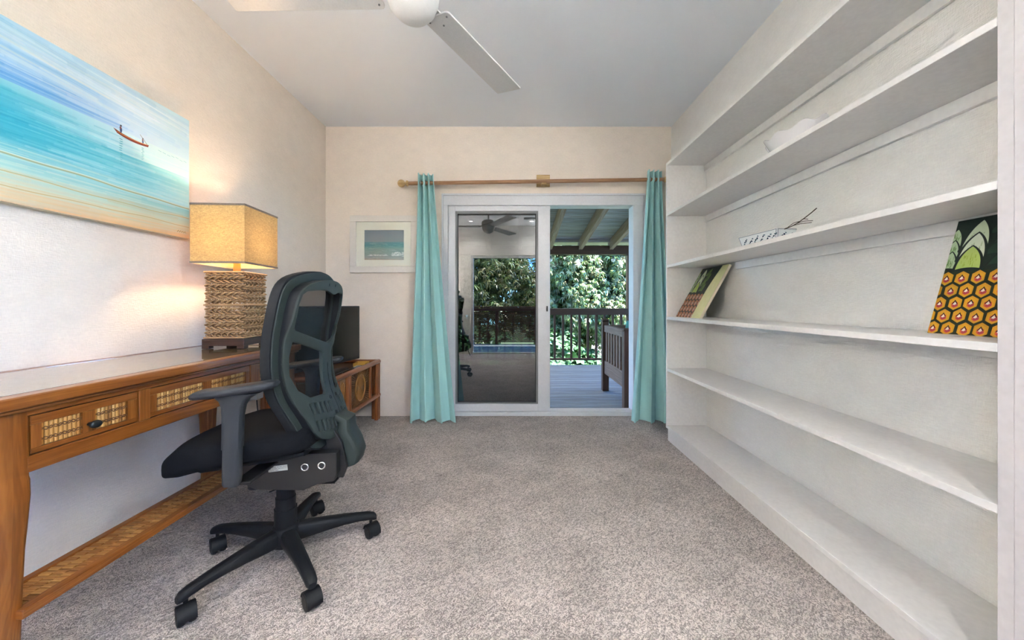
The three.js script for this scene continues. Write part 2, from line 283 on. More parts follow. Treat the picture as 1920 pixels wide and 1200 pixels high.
// recessed downlights in the ceiling near the rear doorway
const downlight = (x, z, label) => {
  const t = thing('downlight', label, 'light', [x, H, z], 0, 'recessed ceiling downlights');
  mesh('trim_ring', lathe([[0.036, -0.002], [0.048, -0.005], [0.05, -0.002], [0.05, 0.0], [0.036, 0.0]].map(([r, y]) => [r, y]), 40), M.fanWhite, t);
  mesh('light_lens', cyl(0.036, 0.036, 0.003, 0, -0.0015, 0, 32), mat({ color: C(0.9, 0.9, 0.9), emissive: C(1, 0.97, 0.93), emissiveIntensity: 9 * K }), t);
  const s = new THREE.SpotLight(C(1, 0.955, 0.905), 4.0 * K, 0, 1.15, 0.8, 2);
  s.position.set(x, H - 0.012, z); s.target.position.set(x, 0, z); s.castShadow = true; s.shadow.radius = 1.8;
  scene.add(s, s.target);
};
downlight(-0.86, 0.37, 'glowing round recessed ceiling downlight above the desk side of the rear doorway');
downlight(0.36, 0.37, 'glowing round recessed ceiling downlight beside the ceiling vent');
{
  const t = thing('ceiling_vent', 'small dark slotted vent set in the ceiling beside the downlight', 'vent', [0.36, H, 0.12]);
  mesh('frame', join(span(-0.16, 0.16, -0.006, 0, -0.07, -0.06), span(-0.16, 0.16, -0.006, 0, 0.06, 0.07), span(-0.16, -0.15, -0.006, 0, -0.06, 0.06), span(0.15, 0.16, -0.006, 0, -0.06, 0.06)), M.greySeal, t);
  for (let i = 0; i < 6; i++) mesh('slat', span(-0.15, 0.15, -0.005, 0, -0.052 + i * 0.019, -0.043 + i * 0.019), M.greySeal, t);
}
// two added flash heads, unseen behind the viewer, bounced off walls to lift brightness
function addedFlash(label, at, dir, power, cone) {
  const t = thing('added_flash_stand', label, 'added light stand', [at[0], 0, at[2]], 0, 'added unseen flash stands'), y = at[1];
  mesh('pole', rod([0, 0.25, 0], [0, y - 0.02, 0], 0.011, 12), M.metalBlack, t);
  for (let i = 0; i < 3; i++) { const a = i * 2 * PI / 3 + 0.3; mesh('leg', rod([0, 0.62, 0], [0.24 * Math.cos(a), 0.008, 0.24 * Math.sin(a)], 0.008, 10), M.metalBlack, t); }
  mesh('collar', cyl(0.02, 0.02, 0.05, 0, 0.62, 0, 16), M.metalBlack, t);
  dir.normalize(); const turn = new THREE.Quaternion().setFromUnitVectors(V(0, 1, 0), dir), aim = (g) => g.applyQuaternion(turn).translate(0, y, 0);
  mesh('added_flash_head', aim(lathe([[0, -0.02], [0.03, -0.02], [0.035, 0], [0.035, 0.08], [0.06, 0.12], [0.062, 0.138], [0.054, 0.138], [0.05, 0.128], [0, 0.128]], 32)), M.metalBlack, t);
  mesh('added_flash_light', aim(cyl(0.049, 0.049, 0.003, 0, 0.132, 0, 32)), mat({ color: C(0.9, 0.9, 0.9), emissive: C(1, 1, 1), emissiveIntensity: 6 * K }), t);
  const s = new THREE.SpotLight(C(0.95, 0.985, 1.02), power * K, 0, cone, 0.6, 2);
  s.position.set(...at).addScaledVector(dir, 0.19); s.target.position.copy(s.position).addScaledVector(dir, 0.6); s.castShadow = true; s.shadow.radius = 1.6;
  scene.add(s, s.target);
}
addedFlash('added unseen flash head on a black tripod stand turned to the upper corner by the bookcase', [1.0, 1.64, 0.05], V(0.34, 0.74, 0.42), 56, 0.62);
addedFlash('added unseen flash head on a black tripod stand turned to the wall by the desk', [-1.12, 1.30, 0.42], V(-0.8, 0.42, 0.05), 44, 0.6);
// shadow line between carpet and walls is left to the geometry; the wall has no skirting

// ---------------------------------------------------------------- deck outside the sliding door
const DZ0 = ZB - 0.14, DZ1 = -6.62, DK = -0.03;
{
  const d = struct('floor_deck', null, null, 'weathered grey timber deck with blue sky light painted into its boards, outside the sliding door', 'deck');
  const bw = 0.14, g = uvBox(new THREE.BoxGeometry(8, 0.03, bw - 0.008), 'x'); let i = 0;
  for (let z = DZ0; z > DZ1 + bw; z -= bw, i++) mesh('board', g, M.skyBlueBoards[(i * 7) % 3], d).position.set(1.0 + ((i * 37) % 11) * 0.09, DK - 0.015, z - bw / 2);
  mesh('joist', join(...[-2, -0.8, 0.4, 1.6, 2.8, 4].map((x) => span(x, x + 0.06, DK - 0.2, DK - 0.032, DZ1, DZ0))), M.darkTimber, d);
}
const RS = 0.135, RY = 2.2; // roof slope, height of the roof boards' underside at z = -6.5
const roofY = (z) => RY + RS * (z + 6.5);
{
  const d = struct('roof_deck', null, null, 'sloping grey board roof over the deck', 'roof');
  const bw = 0.17, g = uvBox(new THREE.BoxGeometry(9, 0.02, bw - 0.006), 'x'); let i = 0;
  for (let z = DZ0 - 0.02; z > -6.62; z -= bw, i++) { const b = mesh('board', g, M.roofBoards[(i * 5) % 3], d); b.position.set(1.0 + ((i * 29) % 7) * 0.11, roofY(z - bw / 2) + 0.01, z - bw / 2); b.rotation.x = -Math.atan(RS); }
  const sheetG = box(9.4, 0.02, 3.35); const s = mesh('roof_sheet', sheetG, M.paleTimber, d); s.position.set(1.2, roofY(-5.3) + 0.06, -5.3); s.rotation.x = -Math.atan(RS);
  mesh('eave_batten', span(-4, 6, 2.165, 2.205, -6.5, -6.42), M.paleTimber, d);
  const len = 3.05, rg = uvBox(new RoundedBoxGeometry(0.065, 0.17, len, 2, 0.004), 'z');
  for (let k = -5; k < 8; k++) { const r = mesh('rafter', rg, M.rafter, d); r.position.set(0.65 + k * 0.545, roofY(-5.06) - 0.09, -5.06); r.rotation.x = -Math.atan(RS); }
  mesh('beam', span(-4, 2.16, 1.945, 2.1, -6.56, -6.46, 0.004, 'x'), M.darkTimber, d);
  mesh('post', span(2.03, 2.14, DK, 1.945, -6.56, -6.45, 0.004, 'y'), M.darkTimber, d);
  mesh('post', span(-3.1, -2.99, DK, 1.945, -6.56, -6.45, 0.004, 'y'), M.darkTimber, d);
}
{
  const t = thing('deck_railing', 'dark brown timber railing with slim upright balusters along the deck edge', 'railing', [0, DK, -6.5]);
  mesh('top_rail', span(-2.99, 2.03, 0.895, 1.01, -0.05, 0.05, 0.006, 'x'), M.darkTimber, t);
  mesh('bottom_rail', span(-2.99, 2.03, 0.085, 0.12, -0.03, 0.03, 0.003, 'x'), M.darkTimber, t);
  const g = uvBox(new THREE.BoxGeometry(0.038, 0.775, 0.038), 'y');
  for (let k = -24; k < 9; k++) { const x = 0.735 + k * 0.149; if (x > -2.95 && x < 2.0) mesh('baluster', g, M.darkTimber, t).position.set(x, 0.5075, 0); }
}
{
  const t = thing('garden_bench', 'dark timber slatted bench end standing on the deck', 'bench', [1.15, DK, 0]);
  const z1 = -4.56, z2 = -3.68;
  const post = (x, z, h) => mesh('post', join(span(x - 0.04, x + 0.04, 0, h - 0.03, z - 0.04, z + 0.04, 0.006, 'y'), span(x - 0.045, x + 0.045, h - 0.03, h, z - 0.045, z + 0.045, 0.012)), M.darkTimber, t);
  post(0, z1, 0.90); post(0, z2, 0.84); post(1.7, z1, 0.90); post(1.7, z2, 0.84);
  for (const x of [0, 1.7]) {
    mesh('arm_rail', span(x - 0.022, x + 0.022, 0.74, 0.825, z1 + 0.04, z2 - 0.04, 0.005, 'z'), M.benchTimber, t);
    mesh('side_board', span(x - 0.018, x + 0.018, 0.22, 0.385, z1 + 0.04, z2 - 0.04, 0.004, 'z'), M.benchTimber, t);
    const g = uvBox(new THREE.BoxGeometry(0.022, 0.355, 0.05), 'y');
    for (let k = 0; k < 7; k++) mesh('slat', g, M.benchTimber, t).position.set(x, 0.5625, z1 + 0.1 + k * 0.112);
  }
  mesh('seat_board', span(0.018, 1.68, 0.30, 0.38, z1 - 0.02, z2, 0.004, 'x'), M.benchTimber, t);
  mesh('back_rail', span(0.04, 1.66, 0.74, 0.825, z1 - 0.02, z1 + 0.02, 0.004, 'x'), M.benchTimber, t);
  mesh('back_rail', span(0.04, 1.66, 0.40, 0.46, z1 - 0.02, z1 + 0.02, 0.004, 'x'), M.benchTimber, t);
  const g2 = uvBox(new THREE.BoxGeometry(0.05, 0.28, 0.022), 'y');
  for (let k = 0; k < 13; k++) mesh('slat', g2, M.benchTimber, t).position.set(0.14 + k * 0.118, 0.60, z1);
  const c = tag(mesh('bench_mattress', rbox(1.58, 0.09, 0.8, 0, 0, 0, 0.03), M.cushionGrey), 'flat pale grey seat pad lying on the deck bench', 'cushion'); c.position.set(1.15 + 0.85, DK + 0.425, -4.1);
  const cu = loft([[-0.2, 0.02], [-0.17, 0.05], [-0.1, 0.075], [0, 0.085], [0.1, 0.075], [0.17, 0.05], [0.2, 0.02]].map(([y, d], i) => ({ p: [0, y, 0], a: [0.2 - 0.012 * Math.cos(i * PI / 3) , 0, 0], b: [0, 0, d], n: 3 })), 28);
  const cc = tag(mesh('cushion', cu, M.cushionTeal), 'teal scatter cushion propped on the deck bench', 'cushion'); cc.position.set(1.565, DK + 0.685, -4.385); cc.rotation.x = -0.2;
}
{ // festoon lights under the beam
  const t = thing('string_lights', 'thin wire of small clear bulbs strung under the deck beam', 'string lights', [0, 1.945, -6.42]);
  const pts = []; for (let i = 0; i <= 24; i++) { const x = -2.9 + i * 0.208; pts.push([x, -0.012 - 0.025 * Math.abs(Math.sin(i * PI / 3)), 0]); }
  mesh('wire', tube(pts, 0.004, 72, 5), M.cable, t);
  for (const x of [-2.4, -1.85, -1.3, -0.75, -0.2, 0.65, 1.2, 1.76]) { const s = mesh('socket', cyl(0.016, 0.013, 0.05, x, -0.055, 0, 12), M.cable, t); mesh('bulb', new THREE.SphereGeometry(0.032, 14, 10).translate(x, -0.11, 0), M.bulbGlass, s); }
}
// ground, drive, house wall outside
struct('ground', span(-60, 60, -3.0, -2.8, -70, 60), M.grassGround, 'green ground below the deck', 'ground');
struct('driveway', span(1, 16, -2.8, -2.78, -60, -17), M.drive, 'pale pink sunlit drive seen below the railing', 'driveway');
struct('wall_exterior', join(span(-6, XL - 0.12, -2.8, H + 0.3, ZB - 0.14, ZB), span(XR + 0.12, 7, -2.8, H + 0.3, ZB - 0.14, ZB), span(-6, XL - 0.12, -2.8, H + 0.3, ZF, ZF + 0.12), span(XR + 0.12, 7, -2.8, H + 0.3, ZF, ZF + 0.12)), M.extWall, 'rendered outside wall of the house', 'wall');
struct('roof_house', span(-6.4, 7.4, H + 0.3, H + 0.42, ZB - 0.5, ZF + 2.25), M.paleTimber, 'flat roof slab over the house, rear overhang added to cut daylight', 'roof');  // unseen rear overhang lengthened to hold back daylight at the doorway
// rear veranda seen mirrored in the glass
{
  const d = struct('floor_veranda', null, null, 'timber veranda beyond the rear doorway, seen mirrored', 'deck');
  const g = uvBox(new THREE.BoxGeometry(7, 0.03, 0.132), 'x');
  for (let i = 0; i < 15; i++) mesh('board', g, M.skyBlueBoards[i % 3], d).position.set(0.3, -0.045, ZF + 0.19 + i * 0.14);
  const t = thing('veranda_screen', 'brown slatted timber balustrade beyond the rear doorway, seen mirrored', 'railing', [0, -0.03, ZF + 2.2]);
  mesh('top_rail', span(-3, 3.2, 0.9, 1.03, -0.04, 0.04, 0.004, 'x'), M.screenBrown, t);
  for (let k = 0; k < 6; k++) mesh('post', span(-2.6 + k * 1.05, -2.5 + k * 1.05, 0, 0.9, -0.045, 0.045, 0.004, 'y'), M.screenBrown, t);
  const sg = uvBox(new THREE.BoxGeometry(6.2, 0.03, 0.014), 'x');
  for (let k = 0; k < 21; k++) { const s = mesh('slat', sg, M.screenBrown, t); s.position.set(0.1, 0.07 + k * 0.04, 0); s.rotation.x = 0.5; }
}
// ---------------------------------------------------------------- trees
function leafCluster(n, len, wid, droop, seed) { // long drooping leaves from one shoot tip
  const r = rng(seed), pos = [], idx = [];
  for (let i = 0; i < n; i++) {
    const a = i / n * 2 * PI + r() * 0.7, L = len * (0.75 + 0.5 * r()), w = wid * (0.8 + 0.4 * r()), d = droop * (0.5 + r()), up = 0.35 * r();
    const dir = V(Math.cos(a), 0, Math.sin(a)), side = V(-Math.sin(a), 0, Math.cos(a)), b = pos.length / 3, twist = (r() - 0.5) * 0.7;
    [[0, 0.15], [0.35, 1], [0.7, 0.85], [1, 0.03]].forEach(([t, k]) => {
      const c = dir.clone().multiplyScalar(t * L * 0.85).add(V(0, up * L * t - d * L * t * t, 0)), s = side.clone().multiplyScalar(w * k / 2).add(V(0, twist * w * k / 2, 0));
      pos.push(...c.clone().add(s).toArray(), ...c.clone().add(V(0, -0.16 * w * k, 0)).toArray(), ...c.clone().sub(s).toArray());
    });
    for (let q = 0; q < 3; q++) { const o = b + q * 3; idx.push(o, o + 1, o + 3, o + 1, o + 4, o + 3, o + 1, o + 2, o + 4, o + 2, o + 5, o + 4); }
  }
  const g = new THREE.BufferGeometry(); g.setAttribute('position', new THREE.Float32BufferAttribute(pos, 3)); g.setIndex(idx); g.computeVertexNormals(); return g;
}
const clusterA = leafCluster(11, 0.21, 0.055, 0.85, 5), clusterB = leafCluster(9, 0.13, 0.06, 0.4, 6), clusterPalm = leafCluster(7, 0.5, 0.05, 0.7, 8);
function tree(name, label, cluster, blobs, nPer, trunk, pal, seed, scale = 1, group) {
  const t = thing(name, label, 'tree', trunk[0], 0, group), [bx, by, bz] = trunk[0], r = rng(seed);
  const tg = [loft([0, 0.3, 0.6, 1].map((k) => ({ p: [lerp(0, trunk[1][0] - bx, k) + 0.1 * Math.sin(k * 5), lerp(0, trunk[1][1] - by, k), lerp(0, trunk[1][2] - bz, k)], a: [trunk[2] * (1 - 0.55 * k), 0, 0], b: [0, 0, trunk[2] * (1 - 0.55 * k)] })), 10)];
  mesh('trunk', join(tg), M.bark, t);
  const br = []; for (const b of blobs) { const m = [lerp(trunk[1][0], b[0], 0.5) - bx, lerp(trunk[1][1], b[1], 0.35) - by, lerp(trunk[1][2], b[2], 0.5) - bz]; br.push(tube([[trunk[1][0] - bx, trunk[1][1] - by - 0.4, trunk[1][2] - bz], m, [b[0] - bx, b[1] - by, b[2] - bz]], trunk[2] * 0.28, 8, 6)); }
  mesh('branches', join(br), M.bark, t).userData.kind = 'stuff';
  const total = blobs.reduce((s, b) => s + Math.round(nPer * b[3] * b[3]), 0), im = new THREE.InstancedMesh(cluster, M.leaf, total), m = new THREE.Matrix4(), q = new THREE.Quaternion(), e = new THREE.Euler(), col = new THREE.Color();
  let k = 0;
  for (const [x, y, z, R, sy = 1] of blobs) for (let i = 0, n = Math.round(nPer * R * R); i < n; i++) {
    const u = 2 * r() - 1, a = 2 * PI * r(), f = R * (0.55 + 0.5 * Math.sqrt(r())), h = Math.sqrt(1 - u * u), lump = 1 + 0.16 * Math.sin(5 * a + 3 * u + x) + 0.12 * Math.sin(9 * u - 4 * a);
    const p = V(h * Math.cos(a) * f * lump + x - bx, u * f * lump * sy + y - by, h * Math.sin(a) * f * lump + z - bz);
    e.set((r() - 0.5) * 1.1 + 0.5 * h * Math.sin(a), r() * 2 * PI, (r() - 0.5) * 1.1 - 0.5 * h * Math.cos(a)); q.setFromEuler(e);
    const s = scale * (0.7 + 0.7 * r()); m.compose(p, q, V(s, s, s)); im.setMatrixAt(k, m);
    const c = pal[Math.floor(r() * pal.length)], v = 0.7 + 0.6 * r(); col.setRGB(c[0] * v, c[1] * v, c[2] * v); im.setColorAt(k, col); k++;
  }
  im.name = 'foliage'; im.userData.kind = 'stuff'; im.castShadow = im.receiveShadow = true; t.add(im);
  return t;
}
const greenA = [[0.16, 0.22, 0.06], [0.22, 0.27, 0.09], [0.11, 0.17, 0.05], [0.32, 0.33, 0.14], [0.40, 0.38, 0.20]], greenD = [[0.05, 0.12, 0.04], [0.08, 0.17, 0.06], [0.10, 0.20, 0.08]];
tree('mango_tree', 'broad sunlit tree with drooping pale green leaves beyond the deck railing', clusterA, [[2.4, 0.9, -10.4, 1.0], [3.4, 1.6, -10.7, 1.1], [1.6, 2.2, -11.0, 1.2], [2.8, 3.0, -11.4, 1.4], [0.6, 1.0, -11.2, 1.1], [4.4, 2.6, -11.4, 1.3], [1.3, 0.2, -10.8, 0.8], [3.2, 0.5, -10.6, 0.8]], 2300, [[2.4, -2.8, -11.2], [2.3, 0.6, -11.2], 0.16], greenA, 41, 0.46);
tree('mango_tree', 'tall sunlit leafy tree standing behind the drooping tree past the railing', clusterA, [[-0.6, 2.2, -12.4, 1.5], [0.6, 3.2, -13.0, 1.7], [-1.8, 1.2, -12.2, 1.3], [3.8, 3.8, -13.5, 1.8], [2.0, 1.6, -13.2, 1.5], [5.6, 1.8, -13.2, 1.7], [-3.2, 2.4, -13, 1.7]], 1000, [[0.6, -2.8, -13], [0.7, 0.8, -13], 0.2], greenA, 42, 0.62);
tree('garden_shrub', 'dark green bushy shrub behind the railing balusters', clusterB, [[0.9, -0.55, -9.4, 0.85], [-0.2, -0.7, -9.5, 0.9], [1.75, -0.75, -9.6, 0.62], [0.4, -1.5, -9.2, 0.9], [-1.4, -0.6, -9.6, 0.95]], 900, [[0.7, -2.8, -9.6], [0.7, -1.4, -9.6], 0.07], greenD, 43, 1.2);
tree('rear_tree', 'leafy tree beyond the veranda, mirrored in the door glass', clusterA, [[-1.6, 2.2, 6.4, 1.3], [-0.2, 1.6, 6.8, 1.3], [0.9, 1.1, 6.6, 1.1], [-2.6, 1.0, 6.6, 1.2], [-0.6, 3.0, 7.2, 1.2], [-1.2, 0.4, 6.0, 1.1], [2.6, 1.0, 7.4, 1.3], [-4, 2.2, 7, 1.6]], 650, [[-0.6, -2.8, 6.9], [-0.6, 1.2, 6.9], 0.15], greenA, 44, 0.7);
// ---------------------------------------------------------------- bookcase along the right wall
const BX = 1.178, BZ0 = -2.787, BZ1 = -0.8835; // front plane, inner faces of the two ends
const shelfTop = [0.123, 0.562, 0.956, 1.353, 1.751, 2.14];
{
  const t = thing('bookcase', 'long off-white open bookcase built along the textured wall', 'bookcase', [0, 0, 0]);
  const xb = XR - 0.002;
  mesh('end_panel', span(BX, xb, 0.10, 2.14, BZ0 - 0.018, BZ0, 0.0015), M.white, t);
  mesh('end_panel', span(BX, xb, 0.0, 2.66, BZ1, BZ1 + 0.03, 0.0015), M.postShaded, t);
  mesh('end_post', span(BX - 0.002, xb, 0.0, 2.66, BZ1 + 0.0315, BZ1 + 0.16, 0.0015), M.postShaded, t);
  shelfTop.forEach((y, i) => mesh('shelf', span(BX, xb, y - 0.022, y, BZ0 + 0.0005, BZ1 - 0.0005, 0.0015), M.white, t));
  mesh('plinth', span(BX + 0.014, BX + 0.034, 0.001, 0.1005, BZ0 - 0.014, BZ1 - 0.001, 0.0015), M.white, t);
  [[2, -2.40], [3, -2.40], [4, BZ0 + 0.002], [5, BZ0 + 0.002]].forEach(([i, z]) => mesh('batten', span(xb - 0.018, xb, shelfTop[i] - 0.07, shelfTop[i] - 0.0225, z, BZ1 - 0.001, 0.0015), M.white, t));
}
// painted canvases leaning on the wall
function pineappleArt(w, h, o) {
  return canvasTex(w, h, (g) => {
    const r = rng(o.seed), J = (a) => (r() - 0.5) * a;
    g.fillStyle = o.bg; g.fillRect(0, 0, w, h);
    if (o.bg2) { for (let i = 0; i < 260; i++) { g.fillStyle = i % 2 ? o.bg2 : o.bg; g.globalAlpha = 0.25; g.fillRect(r() * w, r() * h, 8 + r() * 30, 14 + r() * 60); } g.globalAlpha = 1; }
    const x0 = o.x0 * w, x1 = o.x1 * w, yb = o.body * h;
    // crown
    g.fillStyle = '#10231b'; g.beginPath(); g.moveTo(x0, yb); g.lineTo(x0 + (x1 - x0) * 0.04, 0); g.lineTo(o.crownRight * w, 0); g.quadraticCurveTo(x1 + 0.02 * w, yb * 0.6, x1, yb); g.fill();
    const leafShape = (cx, cy, lw, lh, lean, c1, c2) => {
      g.fillStyle = '#0d1d18'; g.beginPath(); g.moveTo(cx - lw * 0.62, cy); g.quadraticCurveTo(cx - lw * 0.55 + lean * 0.3, cy - lh * 0.75, cx + lean, cy - lh * 1.06); g.quadraticCurveTo(cx + lw * 0.62 + lean * 0.3, cy - lh * 0.7, cx + lw * 0.62, cy); g.fill();
      g.fillStyle = c1; g.beginPath(); g.moveTo(cx - lw / 2, cy); g.quadraticCurveTo(cx - lw * 0.45 + lean * 0.3, cy - lh * 0.7, cx + lean, cy - lh); g.quadraticCurveTo(cx + lw * 0.5 + lean * 0.3, cy - lh * 0.65, cx + lw / 2, cy); g.quadraticCurveTo(cx, cy - lh * 0.12, cx - lw / 2, cy); g.fill();
      for (let i = 0; i < 26; i++) { g.strokeStyle = c2; g.globalAlpha = 0.5; g.lineWidth = 2 + r() * 4; const px = cx + J(lw * 0.6), py = cy - lh * (0.05 + 0.5 * r()); g.beginPath(); g.moveTo(px, py); g.lineTo(px + J(10) + lean * 0.1, py - 10 - r() * 22); g.stroke(); } g.globalAlpha = 1;
    };
    const cx = lerp(x0, x1, o.crownAt), cw = (x1 - x0) * o.leafW;
    for (let i = 0; i < 3; i++) { leafShape(cx - cw * 0.85, yb * (0.5 + i * 0.22), cw * 0.6, yb * 0.33, cw * 0.05, '#b9cfa4', '#557c34'); }
    for (let i = 0; i < 4; i++) { leafShape(cx + cw * (0.85 + 0.25 * (i % 2)), yb * (0.35 + i * 0.19), cw * 0.75, yb * 0.3, cw * 0.45, o.rightLeaf, '#1c3a22'); }
    leafShape(cx + cw * 0.02, yb * 0.62, cw * 1.0, yb * 0.56, cw * 0.12, '#c9d7b6', '#6f9150');
    leafShape(cx, yb * 0.80, cw * 0.98, yb * 0.5, cw * 0.08, '#d9e2cb', '#7ea05a');
    leafShape(cx - cw * 0.02, yb * 0.96, cw * 0.95, yb * 0.42, 0, '#b6cc6a', '#8da41c');
    g.fillStyle = '#12241b'; for (let x = x0; x < x1; x += 7) { g.beginPath(); g.ellipse(x, yb + J(8), 8, 13, J(1), 0, 7); g.fill(); }
    // body
    g.fillStyle = '#232c17'; g.fillRect(x0, yb, x1 - x0, h - yb);
    const n = o.cells, cw2 = (x1 - x0) / n, ch = cw2 * o.cellAspect; let row = 0;
    for (let y = yb + ch * 0.45; y < h + ch * 0.5; y += ch * 0.86, row++) for (let i = -1; i <= n; i++) {
      const px = x0 + (i + 0.5 + (row % 2) * 0.5) * cw2 + J(4), py = y + J(5); if (px < x0 - cw2 * 0.2 || px > x1 + cw2 * 0.2) continue;
      const R = cw2 * 0.44, hex = (k, dy) => { g.beginPath(); for (let q = 0; q < 6; q++) { const a = PI / 6 + q * PI / 3; g[q ? 'lineTo' : 'moveTo'](px + Math.cos(a) * R * k * (1 + J(0.1)), py + dy + Math.sin(a) * R * k * o.cellAspect * (1 + J(0.1))); } g.closePath(); g.fill(); };
      g.save(); g.beginPath(); g.rect(x0 - 2, yb - 4, x1 - x0 + 4, h); g.clip();
      g.fillStyle = o.tone[0]; hex(1.08, 0); g.fillStyle = o.tone[1]; hex(0.82, R * 0.06); g.fillStyle = o.tone[2]; hex(0.55, R * 0.22); g.fillStyle = o.tone[3]; g.beginPath(); g.ellipse(px + R * 0.12, py + R * 0.42, R * 0.42, R * 0.24, -0.3, 0, 7); g.fill();
      g.fillStyle = o.tone[4]; g.beginPath(); g.moveTo(px - R * 0.3, py + R * 0.2); g.lineTo(px + R * 0.02, py - R * 0.3); g.lineTo(px + R * 0.26, py + R * 0.12); g.lineTo(px, py + R * 0.34); g.fill();
      g.strokeStyle = '#1b1a12'; g.lineWidth = R * 0.13; g.beginPath(); g.moveTo(px - R * 0.38, py + R * 0.15); g.lineTo(px + J(4), py - R * 0.5); g.lineTo(px + R * 0.36, py + R * 0.1); g.stroke();
      g.restore();
    }
  });
}
function leaningCanvas(label, z0, z1, xBot, xTop, yTop, art) { // art faces the room, top edge leans on the wall
  const yb = shelfTop[2] + 0.001, W = z1 - z0, L = Math.hypot(xTop - xBot, yTop - yb), th = 0.018;
  const t = thing('canvas_painting', label, 'painting', [xBot, yb, (z0 + z1) / 2]);
  const lean = Math.atan2(xTop - xBot, yTop - yb), turn = (g) => g.rotateZ(-lean);
  mesh('stretched_canvas', turn(rbox(th, L, W, th / 2, L / 2, 0, 0.002)), M.canvasEdge, t);
  const p = new THREE.PlaneGeometry(W - 0.002, L - 0.002).rotateY(-PI / 2).translate(-0.0006, L / 2, 0);
  mesh('painted_face', turn(p), mat({ map: art, roughness: 0.38, bumpMap: rep(weaveTex, 3, 3), bumpScale: 0.0003 }), t);
}
leaningCanvas('small canvas of a dull red pineapple on pale yellow, leaning beside the curtain end', -2.782, -2.43, 1.245, 1.448, 1.322, pineappleArt(640, 760, { seed: 3, bg: '#dcd79a', bg2: '#e6e4c0', x0: 0.0, x1: 0.66, crownRight: 0.78, body: 0.53, crownAt: 0.32, leafW: 0.3, rightLeaf: '#6d8a3c', cells: 5, cellAspect: 1.25, tone: ['#b5673f', '#c98a5c', '#d9b28e', '#9c5a63', '#e6d8c8'] }));
leaningCanvas('bright yellow and red pineapple canvas with green crown leaning at the bookcase near end', -1.186, -0.887, 1.352, 1.455, 1.322, pineappleArt(720, 920, { seed: 9, bg: '#13231d', x0: -0.03, x1: 1.05, crownRight: 1.2, body: 0.46, crownAt: 0.21, leafW: 0.2, rightLeaf: '#1d3a2a', cells: 8, cellAspect: 1.2, tone: ['#d99a1c', '#dfa325', '#d9603a', '#b23a55', '#f1e2df'] }));
// scalloped white dish on the upper shelf
{
  const t = thing('scalloped_dish', 'white ceramic dish with a wavy scalloped rim on the high shelf', 'dish', [1.335, shelfTop[4] + 0.0005, -1.72], 0.12);
  const N = 96, R = 18, th = 0.007;
  const wall = (inner) => (u, v) => { const a = u * 2 * PI, sc = 1 + (0.035 * v * v) * Math.cos(8 * a); const rimY = 0.112 + 0.0075 * Math.cos(8 * a) + 0.006 * Math.cos(2 * a); const y = v * rimY, f = 0.6 + 0.4 * Math.pow(v, 0.7) + 0.1 * v * v * v; const rr = inner ? 1 - th / 0.1 : 1; return V(0.082 * f * sc * rr * Math.sin(a), inner ? Math.max(y, th) : y, 0.135 * f * sc * rr * Math.cos(a)); };
  mesh('bowl', sheet((u, v) => wall(false)(u, v), N, R, th * 0.7), M.ceramic, t);
  mesh('base', new THREE.CylinderGeometry(1, 1, 0.008, 48).scale(0.05, 1, 0.082).translate(0, 0.005, 0), M.ceramic, t);
  mesh('spout', loft([[0, 0.06, 0.02], [0.02, 0.085, 0.024], [0.035, 0.105, 0.02], [0.045, 0.115, 0.012]].map(([d, y, w]) => ({ p: [0, y, -0.115 - d], a: [w, 0, 0], b: [0, 0.012, 0.004] })), 16), M.ceramic, t);
}
